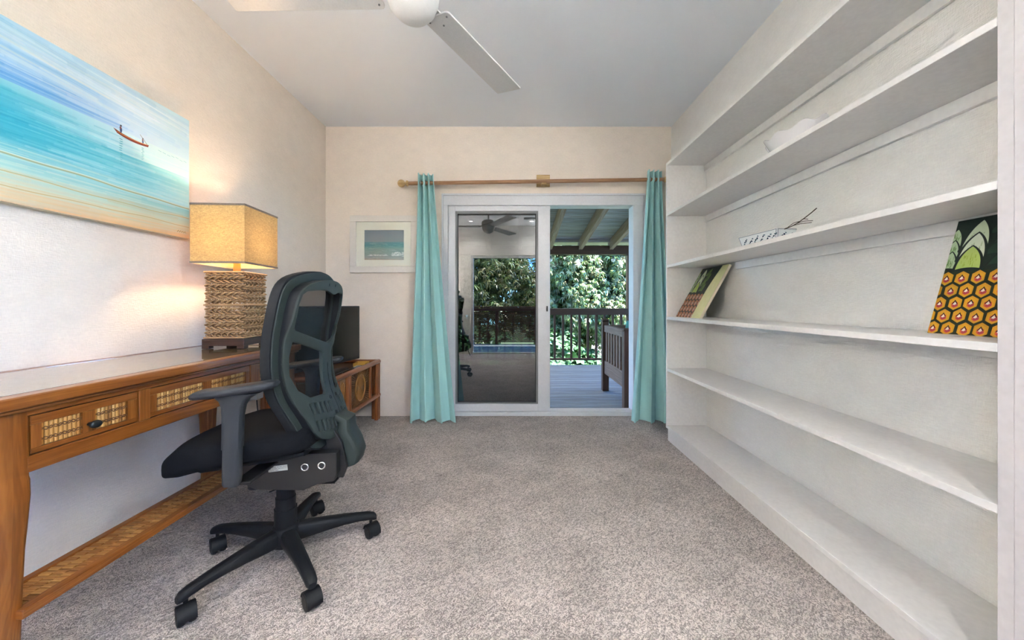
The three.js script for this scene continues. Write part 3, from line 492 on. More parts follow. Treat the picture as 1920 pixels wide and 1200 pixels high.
// blue and white rectangular planter with a dry twig
{
  const art = canvasTex(512, 192, (g, w, h) => {
    g.fillStyle = '#e9eef0'; g.fillRect(0, 0, w, h); const r = rng(77);
    g.strokeStyle = '#2b3a55'; g.lineWidth = 3;
    for (let i = 0; i < 6; i++) { const x = 40 + i * 82, y = 150 - r() * 20; g.beginPath(); g.moveTo(x, y); g.quadraticCurveTo(x + 30, y - 50, x + 70, y - 70 - r() * 30); g.stroke(); for (let k = 0; k < 5; k++) { const px = x + 10 + k * 14 + r() * 8, py = y - 14 - k * 16 + (r() - 0.5) * 30; g.fillStyle = k % 2 ? '#1d2a4d' : '#5c7a86'; g.beginPath(); g.ellipse(px, py, 10 + r() * 6, 7 + r() * 4, r() * 3, 0, 7); g.fill(); } }
    g.strokeStyle = '#33415e'; g.lineWidth = 5; g.strokeRect(6, 6, w - 12, h - 12);
  });
  const m = phys({ map: art, roughness: 0.2, clearcoat: 0.4 });
  const t = thing('porcelain_planter', 'small white rectangular porcelain dish with dark blue flowers on the shelf', 'planter', [1.30, shelfTop[3] + 0.0005, -1.87], 0.1);
  const face = (w, flip) => { const g = new THREE.BufferGeometry(); return g; };
  // flared trough: four sloping walls with thickness
  const b = [0.038, 0.11], tp = [0.05, 0.128], h = 0.062, th = 0.006, walls = [];
  for (const [sx, sz, along] of [[1, 0, 'z'], [-1, 0, 'z'], [0, 1, 'x'], [0, -1, 'x']]) {
    const fn = (u, v) => { const k = v, X = lerp(b[0], tp[0], k), Z = lerp(b[1], tp[1], k), s = 2 * u - 1; return along === 'z' ? V(sx * X, v * h, s * Z * (sx > 0 ? 1 : -1) * -1) : V(s * X * (sz > 0 ? 1 : -1), v * h, sz * Z); };
    mesh('wall', sheet(fn, 8, 4, th, [along === 'z' ? 1 : 0.45, 1]), m, t);
  }
  mesh('base', box(0.074, 0.006, 0.216, 0, 0.004, 0), M.ceramic, t);
  mesh('soil', box(0.084, 0.006, 0.23, 0, 0.045, 0), mat({ color: C(0.35, 0.32, 0.28), roughness: 1, map: rep(greyTex, 4, 4) }), t);
  const tw = thing('dry_twig', 'thin dark dry twig lying over the porcelain dish', 'twig', [1.30, shelfTop[3] + 0.055, -1.80]);
  mesh('stem', tube([[-0.01, 0, -0.02], [0.0, 0.004, 0.06], [0.0, 0.013, 0.13], [0.005, 0.04, 0.20], [0.008, 0.058, 0.235]], 0.0022, 24, 6), M.twig, tw);
  for (const [a, b2] of [[[0, 0.008, 0.08], [-0.02, 0.014, 0.18]], [[0, 0.012, 0.12], [0.02, 0.012, 0.2]], [[0, 0.006, 0.06], [0.015, 0.004, 0.2]], [[0.002, 0.02, 0.15], [-0.01, 0.016, 0.21]]]) mesh('side_shoot', tube([a, [(a[0] + b2[0]) / 2, (a[1] + b2[1]) / 2 + 0.006, (a[2] + b2[2]) / 2], b2], 0.0014, 8, 5), M.twig, tw);
}

// ---------------------------------------------------------------- curtains and rod
const rodY = (x) => 2.158 + 0.0155 * (x + 0.9), RZ = -3.315;
{
  const t = thing('curtain_rod', 'turned timber curtain rod with ball ends above the sliding door', 'curtain rod', [0, 0, 0]);
  mesh('pole', uvBox(rod([-0.96, rodY(-0.96), RZ], [1.375, rodY(1.375), RZ], 0.017, 20), 'x'), M.rodWood, t);
  for (const [x, s] of [[-0.96, -1], [1.375, 1]]) {
    const g = lathe([[0, -0.002], [0.017, 0], [0.026, 0.008], [0.026, 0.018], [0.014, 0.024], [0.013, 0.032], [0.026, 0.042], [0.034, 0.056], [0.035, 0.068], [0.03, 0.084], [0.018, 0.096], [0, 0.101]], 28).rotateZ(-s * PI / 2).translate(x, rodY(x), RZ);
    mesh('finial', uvBox(g, 'x'), M.pine, t);
  }
  mesh('bracket', join(span(0.215, 0.34, 2.155, 2.265, ZB, ZB + 0.022, 0.003), span(0.255, 0.30, 2.146, 2.164, ZB + 0.02, RZ + 0.01, 0.004)), M.pine, t);
}
function curtain(label, xt, xb, zb, folds, amp, ampB, seed, eyelets) {
  const r = rng(seed), ph = Array.from({ length: 6 }, () => r() * 6), yTop = 2.235 + 0.0155 * (xt[0] + 0.9), t = thing('curtain', label, 'curtain', [0, 0, 0], 0, 'teal curtains on the rod');
  const fn = (u, v) => {
    const y = lerp(yTop, 0.012, v), k = smooth(0.0, 1, v), x = lerp(lerp(xt[0], xt[1], u), lerp(xb[0], xb[1], u), Math.pow(v, 1.1));
    const fold = Math.sin(u * folds * 2 * PI + ph[0] * 0.1) , slow = Math.sin(u * 5 + ph[1] + v * 1.2);
    const A = lerp(amp, ampB, k) * (0.82 + 0.18 * Math.sin(u * 11 + ph[2]));
    const sharp = Math.sign(fold) * Math.pow(Math.abs(fold), 0.75);
    return V(x + 0.014 * k * slow + lerp(0.010, 0.022, k) * Math.sin(u * folds * 4 * PI + 0.6), y - 0.02 * 0, lerp(RZ, zb, k) + A * sharp + 0.018 * k * slow);
  };
  mesh('drape', sheet(fn, 150, 40, 0.003, [1.2, 2.2]), M.curtain, t);
  mesh('hem', sheet((u, v) => { const p = fn(u, 0.955 + 0.043 * v); return p; }, 150, 2, 0.0062, [1.2, 0.1]), M.curtain, t);
  for (const x of eyelets) mesh('eyelet', new THREE.TorusGeometry(0.026, 0.005, 8, 24).rotateY(PI / 2).translate(x, rodY(x), RZ), M.chrome, t);
}
curtain('teal curtain gathered at the framed picture side of the door', [-0.866, -0.735], [-0.92, -0.535], -3.24, 3, 0.055, 0.08, 4, [-0.845, -0.805, -0.765]);
curtain('teal curtain gathered at the bookcase side of the door', [1.215, 1.345], [1.055, 1.41], -3.24, 3, 0.055, 0.08, 8, [1.24, 1.28, 1.32]);

// ---------------------------------------------------------------- pictures
{
  const art = canvasTex(2048, 1072, (g, w, h) => {
    const r = rng(5), J = (a) => (r() - 0.5) * a;
    const grad = (y0, y1, stops) => { const q = g.createLinearGradient(0, y0, 0, y1); stops.forEach(([k, c]) => q.addColorStop(k, c)); return q; };
    const hz = 0.34 * h;
    g.fillStyle = grad(0, hz, [[0, '#6fb6d6'], [0.35, '#8fc3dc'], [0.7, '#6aa9d8'], [1, '#5c9fd4']]); g.fillRect(0, 0, w, hz);
    g.fillStyle = grad(hz, h, [[0, '#7cc6cf'], [0.2, '#2fa6bd'], [0.42, '#37a9bc'], [0.6, '#8cc6c6'], [0.72, '#a9cfc5'], [0.85, '#cfd0b4'], [1, '#e3b483']]); g.fillRect(0, hz, w, h - hz);
    // paint of the pale, clouded side of the picture
    const side = g.createLinearGradient(w * 0.35, 0, w, 0); side.addColorStop(0, 'rgba(226,226,226,0)'); side.addColorStop(0.6, 'rgba(226,228,228,0.75)'); side.addColorStop(1, 'rgba(205,226,230,0.8)'); g.fillStyle = side; g.fillRect(w * 0.35, 0, w * 0.65, hz * 1.45);
    const side2 = g.createLinearGradient(w * 0.45, 0, w, 0); side2.addColorStop(0, 'rgba(190,222,218,0)'); side2.addColorStop(1, 'rgba(196,226,222,0.75)'); g.fillStyle = side2; g.fillRect(w * 0.45, hz * 1.3, w * 0.55, h * 0.32);
    const strokes = (n, x0, x1, y0, y1, cols, len, lw, al, tilt) => { for (let i = 0; i < n; i++) { g.strokeStyle = cols[Math.floor(r() * cols.length)]; g.globalAlpha = al * (0.4 + 0.6 * r()); g.lineWidth = lw * (0.3 + r()); const x = lerp(x0, x1, r()) * w, y = lerp(y0, y1, r()) * h, L = len * w * (0.4 + r()); g.beginPath(); g.moveTo(x - L / 2, y - tilt * L); g.quadraticCurveTo(x, y + J(8), x + L / 2, y + tilt * L); g.stroke(); } g.globalAlpha = 1; };
    g.lineCap = 'round';
    strokes(130, 0, 1, 0, 0.16, ['#ffffff', '#e6ded6', '#9ecbe2', '#5ea5d2'], 0.4, 34, 0.13, 0.02);
    strokes(60, 0.1, 0.8, 0.1, 0.3, ['#f1e8e2', '#dfe6ee', '#7fb2de'], 0.45, 46, 0.13, 0.03);
    strokes(40, 0.15, 0.6, 0.24, 0.33, ['#4e90cf', '#6aa5da'], 0.3, 14, 0.25, 0);
    strokes(14, 0.25, 0.95, 0.03, 0.22, ['#f6e6d0', '#ffffff'], 0.3, 14, 0.25, 0.04);
    strokes(240, 0, 0.75, 0.38, 0.68, ['#1c97b4', '#58bccb', '#0e87a8', '#9ad6d8', '#2fb0bf'], 0.18, 16, 0.16, 0);
    strokes(150, 0.5, 1, 0.42, 0.72, ['#bfe3df', '#d9ece6', '#8fd0d2', '#f3efe4'], 0.18, 14, 0.18, 0);
    strokes(120, 0, 1, 0.68, 0.85, ['#d5ddd0', '#a9cfcb', '#e5e0c8', '#93bfc0'], 0.2, 10, 0.3, 0.0);
    strokes(140, 0, 1, 0.82, 1, ['#e2c39a', '#d9b078', '#cfd5c4', '#e8bd92', '#b9c9bd'], 0.22, 12, 0.32, 0);
    // foam lines on the sand
    const foam = (y, c, c2, lw, ph) => { for (const [col, dy, k] of [[c2, 8, 1.6], [c, 0, 1]]) { g.strokeStyle = col; g.lineWidth = lw * k; g.globalAlpha = 0.8; g.beginPath(); for (let x = 0; x <= w; x += 16) { const yy = y * h + dy + 6 * Math.sin(x * 0.004 + ph) + 3 * Math.sin(x * 0.013 + ph * 2); g[x ? 'lineTo' : 'moveTo'](x, yy); } g.stroke(); } g.globalAlpha = 1; };
    foam(0.735, '#dcdcc6', '#a9a272', 7, 0.4); foam(0.83, '#cfc9a2', '#bba96f', 4, 2.1); foam(0.9, '#d9cba4', '#c4a772', 4, 4.0);
    // canoe with two figures and their mirrored strokes
    const bx = w * 0.70, by = h * 0.355, L = w * 0.125;
    g.fillStyle = '#7d2a1d'; g.beginPath(); g.moveTo(bx, by - 16); g.quadraticCurveTo(bx + L * 0.5, by + 22, bx + L, by + 2); g.lineTo(bx + L * 0.98, by + 20); g.quadraticCurveTo(bx + L * 0.5, by + 44, bx + L * 0.1, by + 12); g.fill();
    g.strokeStyle = '#d98a3c'; g.lineWidth = 5; g.beginPath(); g.moveTo(bx + L * 0.1, by); g.quadraticCurveTo(bx + L * 0.5, by + 22, bx + L * 0.96, by + 6); g.stroke();
    const man = (x, y, s) => { g.fillStyle = '#45567f'; g.beginPath(); g.ellipse(x, y - 26 * s, 7 * s, 17 * s, 0, 0, 7); g.fill(); g.fillStyle = '#8a4a4a'; g.beginPath(); g.ellipse(x - 2 * s, y - 40 * s, 6 * s, 8 * s, 0, 0, 7); g.fill(); g.fillStyle = '#3a2620'; g.beginPath(); g.arc(x, y - 54 * s, 5.5 * s, 0, 7); g.fill(); };
    man(bx + L * 0.2, by + 8, 1.15); man(bx + L * 0.82, by + 16, 0.85);
    g.strokeStyle = '#5d4636'; g.lineWidth = 3; g.beginPath(); g.moveTo(bx + L * 0.74, by - 52); g.lineTo(bx + L * 0.95, by + 4); g.stroke();
    for (let i = 0; i < 12; i++) { g.fillStyle = '#2f8f9e'; g.globalAlpha = 0.75 - i * 0.05; g.beginPath(); g.ellipse(bx + L * 0.2 + J(8), by + 46 + i * 17, 13 - i * 0.5, 3.4, J(0.3), 0, 7); g.fill(); if (i < 8) { g.beginPath(); g.ellipse(bx + L * 0.82 + J(8), by + 46 + i * 13, 9, 2.6, 0, 0, 7); g.fill(); } } g.globalAlpha = 1;
    g.strokeStyle = '#2f8f9e'; g.lineWidth = 3; g.globalAlpha = 0.6; for (let i = 0; i < 7; i++) { const x = bx + L * 1.3 + i * 38, y = by + 10 + J(12); g.beginPath(); g.moveTo(x, y); g.lineTo(x + 26, y + 4); g.stroke(); } g.globalAlpha = 1;
    g.strokeStyle = '#8b7a4a'; g.lineWidth = 3; g.beginPath(); g.moveTo(w * 0.945, h * 0.955); for (let i = 0; i < 9; i++) g.lineTo(w * (0.945 + i * 0.005), h * 0.955 + (i % 2 ? -9 : 6)); g.stroke();
  });
  const t = thing('seascape_canvas', 'large turquoise beach painting with a red canoe, hung above the desk', 'painting', [XL, 1.40, -1.325]);
  mesh('stretched_canvas', rbox(0.036, 0.632, 1.224, 0.019, 0.316, 0, 0.003), M.canvasEdge, t);
  mesh('painted_face', new THREE.PlaneGeometry(1.222, 0.63).rotateY(PI / 2).translate(0.0377, 0.316, 0), mat({ map: art, roughness: 0.45, bumpMap: rep(weaveTex, 5, 3), bumpScale: 0.0003 }), t);
}
{
  const art = canvasTex(512, 384, (g, w, h) => {
    const r = rng(15), q = g.createLinearGradient(0, 0, 0, h); [[0, '#7d8794'], [0.38, '#8f989c'], [0.42, '#5f8f96'], [0.52, '#4f8c8c'], [0.62, '#87a29a'], [0.8, '#8fa097'], [0.92, '#a5a3a0'], [1, '#b69c83']].forEach(([k, c]) => q.addColorStop(k, c)); g.fillStyle = q; g.fillRect(0, 0, w, h);
    for (let i = 0; i < 260; i++) { const y = h * (0.4 + 0.6 * r()), c = ['#dfe6e4', '#4f8a8c', '#7fb0ac', '#c9cfc8', '#6d7f83'][Math.floor(r() * 5)]; g.strokeStyle = c; g.globalAlpha = 0.35; g.lineWidth = 1 + 4 * r(); const x = r() * w, L = 20 + 80 * r(); g.beginPath(); g.moveTo(x, y); g.quadraticCurveTo(x + L / 2, y - 6 * r(), x + L, y + 3); g.stroke(); }
    g.globalAlpha = 0.9; g.fillStyle = '#f0efec'; for (let i = 0; i < 60; i++) { g.beginPath(); g.ellipse(w * (0.7 + 0.3 * r()), h * (0.74 + 0.13 * r()), 4 + 18 * r(), 2 + 4 * r(), 0, 0, 7); g.fill(); } for (let i = 0; i < 40; i++) { g.beginPath(); g.ellipse(w * (0.1 + 0.5 * r()), h * (0.82 + 0.04 * r()), 4 + 18 * r(), 1.5 + 2 * r(), 0, 0, 7); g.fill(); }
  });
  const t = thing('framed_print', 'white framed print of breaking waves hung beside the curtain', 'picture', [-1.217, 1.616, ZB]);
  const w = 0.315, h = 0.267, fr = 0.058;
  for (const [x0, x1, y0, y1] of [[-w, w, h - fr, h], [-w, w, -h, -h + fr]]) mesh('frame_rail', span(x0, x1, y0, y1, 0, 0.03, 0.004, 'x'), M.frameWhite, t);
  for (const x of [-1, 1]) mesh('frame_rail', span(x < 0 ? -w : w - fr, x < 0 ? -w + fr : w, -h + fr, h - fr, 0, 0.03, 0.004, 'y'), M.frameWhite, t);
  const ix = w - fr, iy = h - fr, px0 = -0.185, px1 = 0.187, py0 = -0.147, py1 = 0.133;
  mesh('mat_board', join(span(-ix, ix, py1, iy, 0.004, 0.012), span(-ix, ix, -iy, py0, 0.004, 0.012), span(-ix, px0, py0, py1, 0.004, 0.012), span(px1, ix, py0, py1, 0.004, 0.012)), M.matBoard, t);
  mesh('print', new THREE.PlaneGeometry(px1 - px0, py1 - py0).translate((px0 + px1) / 2, (py0 + py1) / 2, 0.006), mat({ map: art, roughness: 0.6 }), t);
  mesh('glazing', new THREE.PlaneGeometry(2 * ix, 2 * iy).translate(0, 0, 0.016), M.glassClear, t);
}

// ---------------------------------------------------------------- ceiling fan
{
  const t = thing('ceiling_fan', 'white three-bladed ceiling fan on a short rod', 'fan', [-0.385, 0, -1.385]);
  mesh('canopy', lathe([[0.0, H - 0.075], [0.018, H - 0.075], [0.055, H - 0.05], [0.068, H - 0.012], [0.068, H - 0.001], [0, H - 0.001]], 36), M.fanWhite, t);
  mesh('down_rod', cyl(0.013, 0.013, 0.32, 0, 2.50, 0, 16), M.fanWhite, t);
  mesh('motor_housing', lathe([[0, 2.345], [0.03, 2.345], [0.07, 2.335], [0.1, 2.31], [0.105, 2.275], [0.105, 2.258], [0, 2.258]], 44), M.fanWhite, t);
  mesh('hub_bowl', lathe([[0, 2.138], [0.03, 2.141], [0.062, 2.155], [0.085, 2.18], [0.097, 2.212], [0.1, 2.24], [0.1, 2.2575], [0, 2.2575]], 48), M.fanWhite, t);
  for (const deg of [180, 60.5, -59.5]) {
    const root = new THREE.Group();
    const sh = new THREE.Shape(); const w0 = 0.066, w1 = 0.075, L = 0.73, a = 0.125;
    sh.moveTo(a + 0.02, -w0); sh.lineTo(L - 0.01, -w1); sh.quadraticCurveTo(L, -w1, L, -w1 + 0.01); sh.lineTo(L, w1 - 0.01); sh.quadraticCurveTo(L, w1, L - 0.01, w1); sh.lineTo(a + 0.02, w0); sh.quadraticCurveTo(a, w0, a, w0 - 0.02); sh.lineTo(a, -w0 + 0.02); sh.quadraticCurveTo(a, -w0, a + 0.02, -w0);
    const rot = deg * PI / 180, pose = (g, pitch = 0.1) => g.rotateX(pitch).rotateY(rot).translate(0, 2.238, 0);
    const blade = mesh('blade', pose(extrude(sh, 0.005, 0.0012).rotateX(-PI / 2)), M.fanWhite, t);
    mesh('blade_iron', pose(join(box(0.09, 0.006, 0.05, 0.125, 0.0085, 0), box(0.05, 0.006, 0.10, 0.165, 0.0085, 0))), M.fanWhite, blade);
    mesh('screws', pose(join(...[[0.145, -0.045], [0.145, 0.045], [0.18, 0]].map(([x, z]) => cyl(0.004, 0.004, 0.004, x, -0.002, z, 10)))), M.greySeal, blade);
  }
}

// ---------------------------------------------------------------- desk
const DT = 0.82, DFX = -1.25, DBX = -1.755; // desk top height, front plane of the apron, back plane
{
  const t = thing('console_desk', 'honey timber console desk with bamboo drawer fronts and glass top', 'desk', [0, 0, 0]);
  const z0 = -2.075, z1 = -0.872, tz0 = -2.10, tz1 = -0.847, fx = DFX + 0.022;
  // top frame with inlay and glass
  mesh('top_rail', span(fx - 0.05, fx, DT - 0.032, DT, tz0, tz1, 0.006, 'z'), M.desk, t);
  mesh('top_rail', span(DBX - 0.008, DBX + 0.032, DT - 0.032, DT, tz0, tz1, 0.004, 'z'), M.desk, t);
  mesh('top_rail', span(DBX + 0.032, fx - 0.05, DT - 0.032, DT, tz0, tz0 + 0.06, 0.004, 'x'), M.desk, t);
  mesh('top_rail', span(DBX + 0.032, fx - 0.05, DT - 0.032, DT, tz1 - 0.06, tz1, 0.004, 'x'), M.desk, t);
  mesh('moulding', join(span(fx - 0.035, fx - 0.008, DT - 0.042, DT - 0.0325, tz0 + 0.012, tz1 - 0.012, 0.003, 'z')), M.deskDark, t);
  const ix0 = DBX + 0.032, ix1 = fx - 0.05, iz0 = tz0 + 0.06, iz1 = tz1 - 0.06;
  mesh('inlay_board', span(ix0, ix1, DT - 0.03, DT - 0.012, iz0, iz1), M.deskDark, t);
  // split-cane strips laid on the slant under the glass
  const inl = [], r = rng(61), mats = M.inlay;
  const nS = 54, dz = (iz1 - iz0) / nS;
  const sg = [0, 1, 2].map(() => { const g = uvBox(new THREE.BoxGeometry(ix1 - ix0 - 0.004, 0.004, dz - 0.0016), 'x'); return g; });
  for (let i = 0; i < nS; i++) { const s = mesh('cane_strip', sg[i % 3], mats[Math.floor(r() * 3)], t); s.position.set((ix0 + ix1) / 2, DT - 0.0098, iz0 + (i + 0.5) * dz); }
  mesh('glass_top', span(ix0 + 0.001, ix1 - 0.001, DT - 0.006, DT - 0.0005, iz0 + 0.001, iz1 - 0.001), phys({ color: C(0.93, 0.96, 0.94), transmission: 1, thickness: 0.005, roughness: 0.02, ior: 1.5 }), t);
  // apron frame
  const ay0 = 0.616, ay1 = DT - 0.0425, ax = DFX;
  mesh('apron_rail', span(ax - 0.022, ax, 0.763, ay1, z0 + 0.06, z1 - 0.06, 0.002, 'z'), M.desk, t);
  mesh('apron_rail', span(ax - 0.022, ax, ay0, 0.658, z0 + 0.06, z1 - 0.06, 0.003, 'z'), M.desk, t);
  for (const [a, b] of [[-1.249, -1.212], [-1.770, -1.725]]) mesh('divider', span(ax - 0.022, ax, 0.658, 0.763, a, b, 0.002, 'y'), M.desk, t);
  mesh('side_apron', span(DBX + 0.06, ax - 0.06, ay0, ay1, z0 + 0.008, z0 + 0.03, 0.002, 'x'), M.desk, t);
  mesh('side_apron', span(DBX + 0.06, ax - 0.06, ay0, ay1, z1 - 0.03, z1 - 0.008, 0.002, 'x'), M.desk, t);
  mesh('back_apron', span(DBX + 0.004, DBX + 0.024, ay0, ay1, z0 + 0.06, z1 - 0.06, 0.002, 'z'), M.desk, t);
  // drawers with bamboo panels
  const drawer = (a, b, panels, stile, knobZ) => {
    const y0 = 0.661, y1 = 0.760, d = mesh('drawer', join(span(ax - 0.024, ax - 0.004, y0, panels.y0, a + 0.002, b - 0.002, 0.0015, 'z'), span(ax - 0.024, ax - 0.004, panels.y1, y1, a + 0.002, b - 0.002, 0.0015, 'z'), ...stile.map(([p, q]) => span(ax - 0.024, ax - 0.004, panels.y0, panels.y1, p, q, 0, 'y')), span(ax - 0.026, ax - 0.018, panels.y0, panels.y1, a + 0.002, b - 0.002)), M.desk, t);
    const rr = rng(Math.round(-a * 1000));
    for (const [p, q] of panels.z) {
      const n = Math.round((q - p) / 0.0105), w = (q - p) / n, sgm = cyl(w * 0.47, w * 0.47, panels.y1 - panels.y0 - 0.001, 0, 0, 0, 10); uvBox(sgm, 'y');
      for (let i = 0; i < n; i++) mesh('bamboo_slat', sgm, M.bamboo[Math.floor(rr() * 3.6)], d).position.set(ax - 0.0125, (panels.y0 + panels.y1) / 2, p + (i + 0.5) * w);
      const lash = []; for (const k of [0.28, 0.72]) for (const s of [1, -1]) { const pts = []; for (let i = 0; i <= n; i++) pts.push([ax - 0.0065 + 0.001 * s, lerp(panels.y0, panels.y1, k) + s * (i % 2 ? 1 : -1) * 0.004, lerp(p, q, i / n)]); lash.push(tube(pts, 0.0012, n * 4, 5)); }
      mesh('lashing', join(lash), M.lash, d);
    }
    if (knobZ) mesh('knob', join(lathe([[0, 0], [0.005, 0], [0.005, 0.012], [0.008, 0.014], [0.0115, 0.019], [0.0105, 0.025], [0.006, 0.028], [0, 0.0285]], 20).scale(1, 1, 1.35).rotateZ(-PI / 2).translate(ax - 0.005, 0.697, knobZ)), M.knob, d).userData.label = 'small black oval knob';
  };
  const py = { y0: 0.675, y1: 0.736 };
  drawer(-1.211, -0.940, { ...py, z: [[-1.179, -1.088], [-1.056, -0.964]] }, [[-1.209, -1.179], [-1.088, -1.056], [-0.964, -0.942]], -1.072);
  drawer(-1.725, -1.249, { ...py, z: [[-1.70, -1.505], [-1.468, -1.275]] }, [[-1.723, -1.70], [-1.505, -1.468], [-1.275, -1.251]], -1.487);
  drawer(-2.013, -1.770, { ...py, z: [[-1.985, -1.908], [-1.875, -1.793]] }, [[-2.011, -1.985], [-1.908, -1.875], [-1.793, -1.772]], -1.891);
  // shaped legs
  const leg = (x, z, sx, sz) => {
    const rows = [[ay1, 0.034, 0], [0.62, 0.034, 0], [0.608, 0.034, 0.0], [0.60, 0.036, 0.003], [0.56, 0.037, 0.006], [0.50, 0.034, 0.004], [0.42, 0.029, -0.002], [0.32, 0.026, -0.006], [0.22, 0.024, -0.007], [0.12, 0.023, -0.003], [0.05, 0.025, 0.004], [0.02, 0.03, 0.009], [0.0, 0.03, 0.01]];
    mesh('leg', loft(rows.map(([y, h, o]) => ({ p: [x + sx * o, y, z + sz * o], a: [h, 0, 0], b: [0, 0, h], n: 9 })), 32), M.desk, t);
  };
  for (const [x, sx] of [[DFX - 0.034, 1], [DBX + 0.034, -1]]) for (const [z, sz] of [[z0 + 0.034, -1], [z1 - 0.034, 1]]) leg(x, z, sx, sz);
  // woven stretcher shelf between the legs
  const sh = mesh('stretcher_shelf', join(span(-1.278, -1.248, 0.247, 0.271, z0 + 0.05, z1 - 0.05, 0.003, 'z'), span(-1.402, -1.378, 0.247, 0.271, z0 + 0.05, z1 - 0.05, 0.003, 'z'), span(-1.378, -1.278, 0.249, 0.259, z0 + 0.05, z1 - 0.05), span(-1.73, -1.28, 0.247, 0.271, z0 + 0.02, z0 + 0.052, 0.003, 'x'), span(-1.73, -1.28, 0.247, 0.271, z1 - 0.052, z1 - 0.02, 0.003, 'x')), M.desk, t);
  const rr = rng(88), cg = [1, 2, 3].map(() => uvBox(new THREE.BoxGeometry(0.0315, 0.005, 0.0095), 'x'));
  const nz = Math.floor((z1 - z0 - 0.104) / 0.011);
  for (let i = 0; i < nz; i++) for (let c = 0; c < 3; c++) { if (i * 3 + c >= 300) break; const s = mesh('cane_strip', cg[c], M.caneShelf[Math.floor(rr() * 3)], sh); s.position.set(-1.3615 + c * 0.0333 + (rr() - 0.5) * 0.001, 0.2625 + ((i + c) % 2) * 0.002, z0 + 0.058 + (i + 0.5) * 0.011 + (c % 2) * 0.003); s.rotation.x = (i + c) % 2 ? 0.12 : -0.12; }
}
// lamp
{
  const t = thing('table_lamp', 'lit table lamp with woven seagrass base and square linen shade', 'lamp', [-1.51, DT + 0.0005, -1.98], 0.06);
  const w = 0.105;
  mesh('base_plinth', join(rbox(2 * w, 0.036, 2 * w, 0, 0.033, 0, 0.003, 'x'), ...[[-1, -1], [1, -1], [-1, 1], [1, 1]].map(([a, b]) => rbox(0.035, 0.016, 0.035, a * (w - 0.0175), 0.008, b * (w - 0.0175), 0.002, 'x'))), M.lampWood, t);
  const core = 0.092, y0 = 0.053, rows = 17, pitch = 0.347 / rows, per = 8 * core, stakes = 24;
  const at = (s, off) => { const side = 2 * core; s = ((s % per) + per) % per; const k = Math.floor(s / side), f = s - k * side - core, c = core + off; return [[f, c], [c, -f], [-f, -c], [-c, f]][k]; };
  const strand = (ph, dir) => { const pts = [], n = 336; for (let i = 0; i < n; i++) { const s = i / n * per, a = i / n * stakes * PI + ph, [x, z] = at(s, 0.006 * Math.sin(a)); pts.push(V(x, dir * 0.0062 * Math.cos(a), z)); } return new THREE.TubeGeometry(new THREE.CatmullRomCurve3(pts, true), n, 0.0042, 6, true); };
  const rowA = join(strand(0, 1), strand(PI, 1)), rowB = join(strand(PI / 2, -1), strand(PI * 1.5, -1));
  const sk = mesh('stakes', join(...Array.from({ length: stakes }, (_, i) => { const [x, z] = at((i + 0.5) / stakes * per, 0); return rod([x, y0 - 0.001, z], [x, y0 + 0.347, z], 0.0032, 6); })), M.seagrassB, t);
  for (let i = 0; i < rows; i++) mesh('weave_row', i % 2 ? rowB : rowA, i % 3 ? M.seagrass : M.seagrassB, t).position.y = y0 + (i + 0.5) * pitch;
  for (const y of [y0 + 0.004, y0 + 0.174, y0 + 0.345]) { const c = core + 0.006, pts = [[c, c], [c, -c], [-c, -c], [-c, c]]; mesh('rim', join(...pts.map(([x, z], i) => { const [a, b] = pts[(i + 1) % 4]; return rod([x, y, z], [a, y, b], 0.0045, 8); })), M.seagrass, t); }
  mesh('top_board', box(2 * core - 0.01, 0.006, 2 * core - 0.01, 0, y0 + 0.342, 0), M.lampWood, t);
  mesh('neck', lathe([[0, 0.395], [0.018, 0.395], [0.017, 0.43], [0.016, 0.47], [0.02, 0.475], [0.02, 0.49], [0.012, 0.5], [0, 0.5]], 24), M.brass, t);
  const a0 = 0.132, a1 = 0.142, s0 = 0.444, s1 = 0.739;
  for (const [rx, dx, dz, ww] of [[0, 0, 1, a0], [PI / 2, 1, 0, a1], [PI, 0, -1, a0], [-PI / 2, -1, 0, a1]]) {
    const d = dz ? a1 : a0, g = new THREE.PlaneGeometry(2 * ww, s1 - s0, 8, 8).rotateY(rx).translate(dx * d, (s0 + s1) / 2, dz * d); uvBox(g);
    mesh('shade_panel', g, M.shade, t);
  }
  for (const y of [s0, s1]) mesh('shade_trim', join(span(-a0 - 0.0015, a0 + 0.0015, y - 0.005, y + 0.005, a1 - 0.0015, a1 + 0.002), span(-a0 - 0.0015, a0 + 0.0015, y - 0.005, y + 0.005, -a1 - 0.002, -a1 + 0.0015), span(a0 - 0.0015, a0 + 0.002, y - 0.005, y + 0.005, -a1, a1), span(-a0 - 0.002, -a0 + 0.0015, y - 0.005, y + 0.005, -a1, a1)), M.shadeTrim, t);
  mesh('shade_spider', join(bar([-a0, s1 - 0.03, 0], [a0, s1 - 0.03, 0], 0.0025), bar([0, s1 - 0.03, -a1], [0, s1 - 0.03, a1], 0.0025), bar([0, 0.49, 0.03], [0, s1 - 0.03, 0.03], 0.002), bar([0, 0.49, -0.03], [0, s1 - 0.03, -0.03], 0.002)), M.brass, t);
  mesh('bulb', join(lathe([[0, 0.5], [0.014, 0.502], [0.015, 0.52], [0.026, 0.55], [0.03, 0.575], [0.026, 0.598], [0.014, 0.612], [0, 0.616]], 24)), mat({ color: C(1, 0.9, 0.75), emissive: C(1, 0.68, 0.36), emissiveIntensity: 8 * K }), t);
  const l = new THREE.PointLight(C(1, 0.72, 0.44), 0.48 * K, 0, 2); l.position.set(-1.51, DT + 0.57, -1.98); l.castShadow = true; l.shadow.radius = 1.4; scene.add(l);
}
